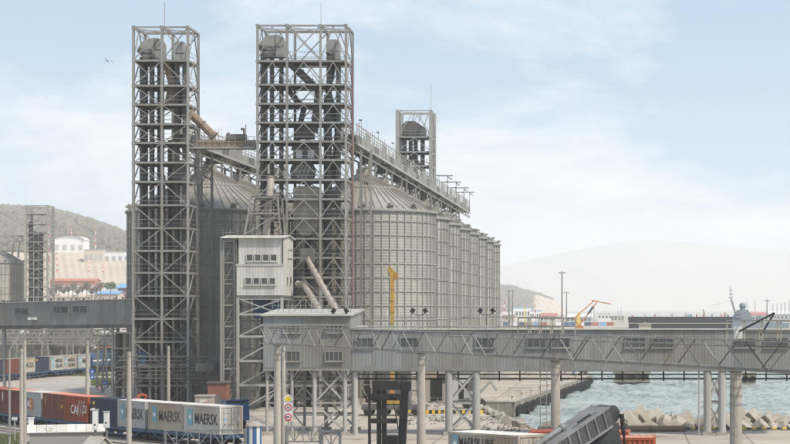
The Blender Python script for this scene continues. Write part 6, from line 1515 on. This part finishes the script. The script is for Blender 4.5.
far_building('tan warehouse just above the left gallery roof', 52, 90, 297, 1210, 'far_tan', 'far_tan', 1, 1.5, 6, 16)
def bare_tree(label, px, y, d, h_, name='bare_tree', leaf=None):
    x = X(px, d); z = Z(y, d); t = T(name, label, 'tree', (x, d, z)); mb = MB(); mb.cyl((x, d, z - 2), (x, d, z + h_ * .5), .35, .15, 6); t.part('trunk', mb, 'bare_wood'); mb = MB()
    for i in range(60):
        a = rnd.uniform(0, 6.28); e = rnd.uniform(.2, 1.3); r_ = h_ * rnd.uniform(.25, .5); q = Vector((x + r_ * math.cos(a) * math.cos(e), d + r_ * math.sin(a) * math.cos(e), z + h_ * .4 + r_ * math.sin(e)))
        if leaf: blob(mb, q, rnd.uniform(.5, 1.1))
        else: mb.bar((x, d, z + h_ * rnd.uniform(.2, .45)), q, .2)
    t.part('crown', mb, leaf or 'bare_wood')
dsc = ['leftmost', 'second', 'third', 'fourth', 'fifth', 'sixth', 'seventh', 'eighth', 'ninth', 'tenth', 'eleventh', 'twelfth']
for i in range(12): bare_tree(f'{dsc[i]} bare brown tree of the belt above the left gallery roof', 50 + i * 4.6, 297 - (i % 3), 1190 + 10 * (i % 4), 7 + (i % 3) * 1.5)
bare_tree('dark green conifer beside the blue roofed house', 110.5, 294, 1215, 8, 'evergreen_tree', 'leaf')
# right: skyline behind the gallery
rows = [('pale blue and white terminal building below the headland', 513, 530, 308, 1800, 'far_white', 'far_blue', 0, 6), ('second blue roofed terminal building at the headland foot', 530, 541, 311, 1750, 'far_white', 'far_blue', 0, 5), ('low tan warehouse right of the silos', 502, 514, 315, 1600, 'far_tan', 'far_grey', 2, 4),
        ('low white warehouse left of the tall lamp mast', 541, 556, 316, 1650, 'far_white', 'far_red', 2, 5), ('low grey warehouse behind the orange crane', 566, 592, 317, 1600, 'far_grey', 'far_white', 2, 6), ('white block right of the orange crane tip', 598, 612, 314, 1900, 'far_white', 'far_grey', 0, 4),
        ('pale tan block left of the dark barge', 611, 624, 316, 1700, 'far_tan', 'far_grey', 2, 4), ('white low sheds right of the grey warship', 752, 768, 315, 1700, 'far_white', 'far_red', 2, 5), ('grey low sheds at the right edge of the skyline', 768, 792, 314, 1750, 'far_grey', 'far_white', 2, 6), ('long faint white warehouse far behind the barge', 630, 735, 317, 2300, 'far_white', 'far_grey', 2, 14)]
for lab, a, b_, y, d, m, rm, gb_, nw in rows: far_building(lab, a, b_, y, d, m, rm, 0, gb_, nw, 25)
cols = ['blue', 'far_white', 'c_navy', 'far_red', 'far_blue', 'c_orange', 'far_tan', 'far_white', 'blue']
posn = ['leftmost', 'second', 'third', 'fourth', 'fifth', 'sixth', 'seventh', 'eighth', 'ninth', 'tenth', 'eleventh', 'twelfth', 'thirteenth', 'fourteenth', 'fifteenth', 'rightmost']
for i in range(16):
    d = 1420; px0_ = 503 + i * 7.4; x0 = X(px0_, d); m = cols[i % 9]
    t = T('stacked_container', f'{posn[i]} coloured container of the far stack row on the opposite shore', 'container', (x0 + 2.4, d, 0), 'containers on the far shore'); hgt = 2.6
    t.box('body', x0, x0 + 4.9, d, d + 2.4, 0, hgt, m); t.box('roof', x0 + .1, x0 + 4.8, d + .1, d + 2.3, hgt, hgt + .08, 'c_roof'); t.box('corner_post', x0 - .02, x0 + .18, d - .05, d + .1, 0, hgt - .02, m)
def lamp_mast(label, px, y0, d, w=.5):
    x = X(px, d); zt = Z(y0, d); t = T('lamp_mast', label, 'lamp', (x, d, 0)); t.part('shaft', MB().cyl((x, d, 0), (x, d, zt), w, w * .55, 8), 'steel_dark'); t.beam('crossarm', (x - w * 3.4, d, zt), (x + w * 3.4, d, zt), w * .7, m='steel_dark')
    for s in (-1, 1): t.box('lamp_head', x + s * w * 3 - w * .8, x + s * w * 3 + w * .8, d - w, d + w, zt - w * .6, zt + w * 1.2, 'steel_light')
    t.box('lamp_head', x - w, x + w, d - w, d + w, zt + w * .4, zt + w * 2, 'steel_light')
lamp_mast('tall dark lamp mast standing alone right of the silos', 562, 273, 700, .3)
lamp_mast('fainter lamp mast left of the tall one, before the headland', 509, 291, 1300, .55); lamp_mast('second faint lamp mast beside the silo edge', 512.5, 291, 1420, .55)
lamp_mast('faint lamp mast just right of the tall dark one', 566.5, 293, 1500, .6); lamp_mast('thin lamp mast with gooseneck right of the warship', 767, 301, 1300, .45)
for px, y0, y1, lab, st in ((591, 306, 322, 'left of two grey chimneys at the orange crane tip', False), (594, 306, 322, 'right of two grey chimneys at the orange crane tip', False), (618, 308, 322, 'left thin mast beside the dark barge', False), (621, 307, 322, 'right thin mast beside the dark barge', False), (504, 301, 320, 'red and white mast at the silo edge', True), (535, 304, 320, 'red and white mast before the headland', True),
                            (747, 301, 322, 'thin mast just right of the warship dome', False), (755, 300, 322, 'thin mast further right of the warship', False), (773, 304, 322, 'first of the row of chimneys at far right', False), (777, 303, 322, 'second of the row of chimneys at far right', False), (781, 303.5, 322, 'third of the row of chimneys at far right', False), (785, 302, 322, 'fourth of the row of chimneys at far right', False), (789, 300, 322, 'last chimney at the right edge', False)):
    mast(lab, px, y0, y1, 1500, .7, st, zb=0)
# orange harbour crane
d = 800.0; t = T('harbour_crane', 'orange luffing harbour crane with black boom section beyond the gallery', 'crane', (X(580, d), d, 0)); Q = lambda px, y: P(px, y, d)
t.beam('main_boom', Q(579, 326), Q(588, 314), .55, m='orange'); t.beam('boom_ram', Q(588, 314), Q(593.5, 306.5), .7, m='black_steel'); t.beam('main_boom', Q(593.5, 306.5), Q(597.5, 301.5), .5, m='orange')
t.beam('jib', Q(597.5, 301.5), Q(592, 300.5), .5, m='orange'); t.beam('jib', Q(592, 300.5), Q(611, 304.2), .45, m='orange'); t.beam('backstay', Q(578, 315), Q(594, 300.8), .4, m='orange'); t.beam('mast', Q(578, 315), Q(574, 319), .5, m='orange'); t.beam('mast', Q(574, 319), Q(580, 327), .55, m='orange')
t.box('cab', X(575, d), X(583, d), d - 2, d + 2, Z(332, d), Z(325.5, d), 'orange'); t.box('portal', X(573, d), X(585, d), d - 2.5, d + 2.5, 0, Z(332, d), 'steel_dark')
mast('small yellow crane tower behind the orange crane', 578.5, 313, 324, 1300, 2.6, False, 'far_yellow', 'crane_tower', 'crane', zb=0); mast('slim yellow crane tower before the terminal building', 525, 306, 322, 1500, 1.0, False, 'far_yellow', 'crane_tower', 'crane', zb=0)
# dark barge with railed deck
d = 900.0; x0, x1 = X(628, d), X(733, d); zt, zb_ = Z(317, d), Z(321, d)
t = T('barge', 'long black hulled barge with white deck railing beyond the gallery', 'ship', ((x0 + x1) / 2, d, -2))
t.part('hull', MB().prism([(x0 + 1, -3), (x0, zt), (x1, zt), (x1 - 1.5, -3)], d, d + 16), 'ship_black'); k = 34
for i in range(k + 1): x = x0 + (x1 - x0 - .6) * i / k; t.beam('rail_post', (x + .3, d + .3, zt), (x + .3, d + .3, Z(311.8, d)), .18, m='far_white')
for y in (312, 314): t.beam('rail', (x0 + .2, d + .3, Z(y, d)), (x1 - .4, d + .3, Z(y, d)), .16, m='far_white')
for i in range(26): x = x0 + 1 + rnd.random() * (x1 - x0 - 3); t.box('deck_cargo', x, x + rnd.uniform(.5, 1.5), d + 2 + (i % 5) * 2, d + 3 + (i % 5) * 2, zt, zt + rnd.uniform(.6, 1.9), rnd.choice(['far_white', 'c_teal', 'c_pink', 'far_grey']))
for i in range(24): x = x0 + 1 + (x1 - x0 - 2) * i / 24; t.box('hull_rib', x, x + .35, d - .15, d, -1, zb_ - 1.0, 'ship_black')
t.box('rubbing_strake', x0 + .4, x1 - .6, d - .25, d - .05, zb_ - 1.2, zb_ - .9, 'far_tan'); t.beam('derrick', (X(705, d), d + 3, zt), (X(703.5, d), d + 3, Z(309.5, d)), .35, m='black_steel')
t2_ = T('site_hut', 'small tan hut with pitched roof in front of the barge', 'hut', (X(645, 860), 860, 0)); t2_.part('wall', MB().box(X(639, 860), X(651, 860), 860, 863, -2, Z(324.5, 860)), 'far_tan'); t2_.part('roof', MB().prism([(X(637.5, 860), Z(325, 860)), (X(645, 860), Z(322, 860)), (X(652.5, 860), Z(325, 860))], 859.5, 863.5), 'c_beige')
# warship
d = 930.0; Q = lambda px, y, e=0: P(px, y, d) + Vector((0, e, 0))
t = T('warship', 'grey warship with radar dome and tall mast at the end of the barge', 'ship', (X(745, d), d, -2))
pr = lambda pts, e0, e1: MB().prism([(X(a, d), Z(b_, d)) for a, b_ in pts], d + e0, d + e1)
t.part('hull', pr([(730, 335), (727, 321), (790, 323), (786, 335)], 0, 9), 'ship_grey'); t.part('superstructure', pr([(733, 322), (734, 316), (737, 312), (738, 310), (748, 310), (750, 313), (752, 317), (755, 322)], 1, 8), 'ship_grey')
t.part('bridge', pr([(735, 318), (736, 313.5), (741, 313), (742, 318)], .5, 8), 'ship_grey'); t.part('bridge_windows', pr([(736, 315.5), (736, 314.3), (741, 314), (741, 315.2)], .42, .5), 'glass')
mb = MB(); c = Q(743.2, 306, 4); mb.lathe([(.01, -1.6), (1.0, -1.35), (1.6, -.3), (1.6, .5), (1.0, 1.35), (.01, 1.65)], 18, c); t.part('radar_dome', mb, 'ship_grey', smooth=True)
t.part('dome_base', MB().cyl(Q(743.2, 310, 4), Q(743.2, 308.5, 4), 1.2, n=12), 'ship_grey'); t.part('mast', MB().bar(Q(736, 314, 4), Q(731.8, 300, 4), .8).bar(Q(731.5, 301, 4), Q(731, 287, 4), .3), 'ship_grey')
for y in (290, 294, 298): t.beam('yard', Q(729, y, 4), Q(733.5, y, 4), .25, m='ship_grey')
t.part('funnel', pr([(757, 322), (757.5, 316), (762, 316), (763, 322)], 2, 7), 'ship_grey'); t.part('gun_turret', pr([(727.5, 321.5), (728, 318.5), (731.5, 318.5), (732.5, 321.5)], 3, 6), 'ship_grey'); t.part('ensign', MB().box(X(732.6, d), X(734, d), d + 4, d + 4.05, Z(304.4, d), Z(302.8, d)), 'sign_red'); t.beam('stay', Q(733, 300, 4), Q(708, 307, 4), .08, m='ship_grey')

# birds
def bird(label, px, y, d, sc_, rz):
    c = P(px, y, d); t = T('bird', label, 'bird', c, None); t.o.rotation_euler = (R(8), R(20), rz); t.o.scale = (sc_,) * 3
    obj('body', MB().lathe([(.005, -.2), (.035, -.14), (.06, 0), (.045, .1), (.03, .15), (.035, .19), (.005, .24)], 8).mesh('body', 'bird'), t.o, rot=(R(90), 0, 0))
    for s in (-1, 1):
        mb = MB(); vs = [(0, -.1, .02), (0, .08, .02), (s * .28, .03, .15), (s * .28, -.13, .15), (s * .62, .14, .07)]; vs += [(a, b_, e - .012) for a, b_, e in vs]
        fs = [(0, 1, 2, 3), (3, 2, 4), (5, 8, 7, 6), (8, 9, 7)]; mb.add(vs, fs); obj('wing', mb.mesh('wing', 'bird'), t.o)
    obj('tail', MB().box(-.05, .05, .16, .34, -.01, .01).mesh('tail', 'bird'), t.o)
bird('larger dark bird gliding left of the narrow tower', 107.5, 61, 150, .85, R(30)); bird('tiny bird at far left in the sky', 45.5, 98.5, 180, .3, 0); bird('tiny bird in the sky between the two big towers', 204.5, 92, 180, .28, .6)
bird('tiny bird low over the left hill', 13, 196, 200, .25, .3); bird('tiny bird above the left hill near the hall', 58, 154, 200, .22, .8)

# ------------------------------------------------------------------ the hazy air
hz = MB(); hz.box(-4100, 5100, -100, 13500, -5.2, 410)
hm = bpy.data.materials.new('haze'); hm.use_nodes = True; hn = hm.node_tree.nodes; hn.clear()
ho = hn.new('ShaderNodeOutputMaterial'); hv = hn.new('ShaderNodeVolumePrincipled'); hv.inputs['Color'].default_value = (.95, .955, .96, 1); hv.inputs['Density'].default_value = .00015; hv.inputs['Anisotropy'].default_value = .1
hm.node_tree.links.new(hv.outputs[0], ho.inputs['Volume']); MATS['haze'] = hm
o = obj('haze', hz.mesh('haze', 'haze')); o['kind'] = 'stuff'; o['label'] = 'thin white sea haze over the harbour'
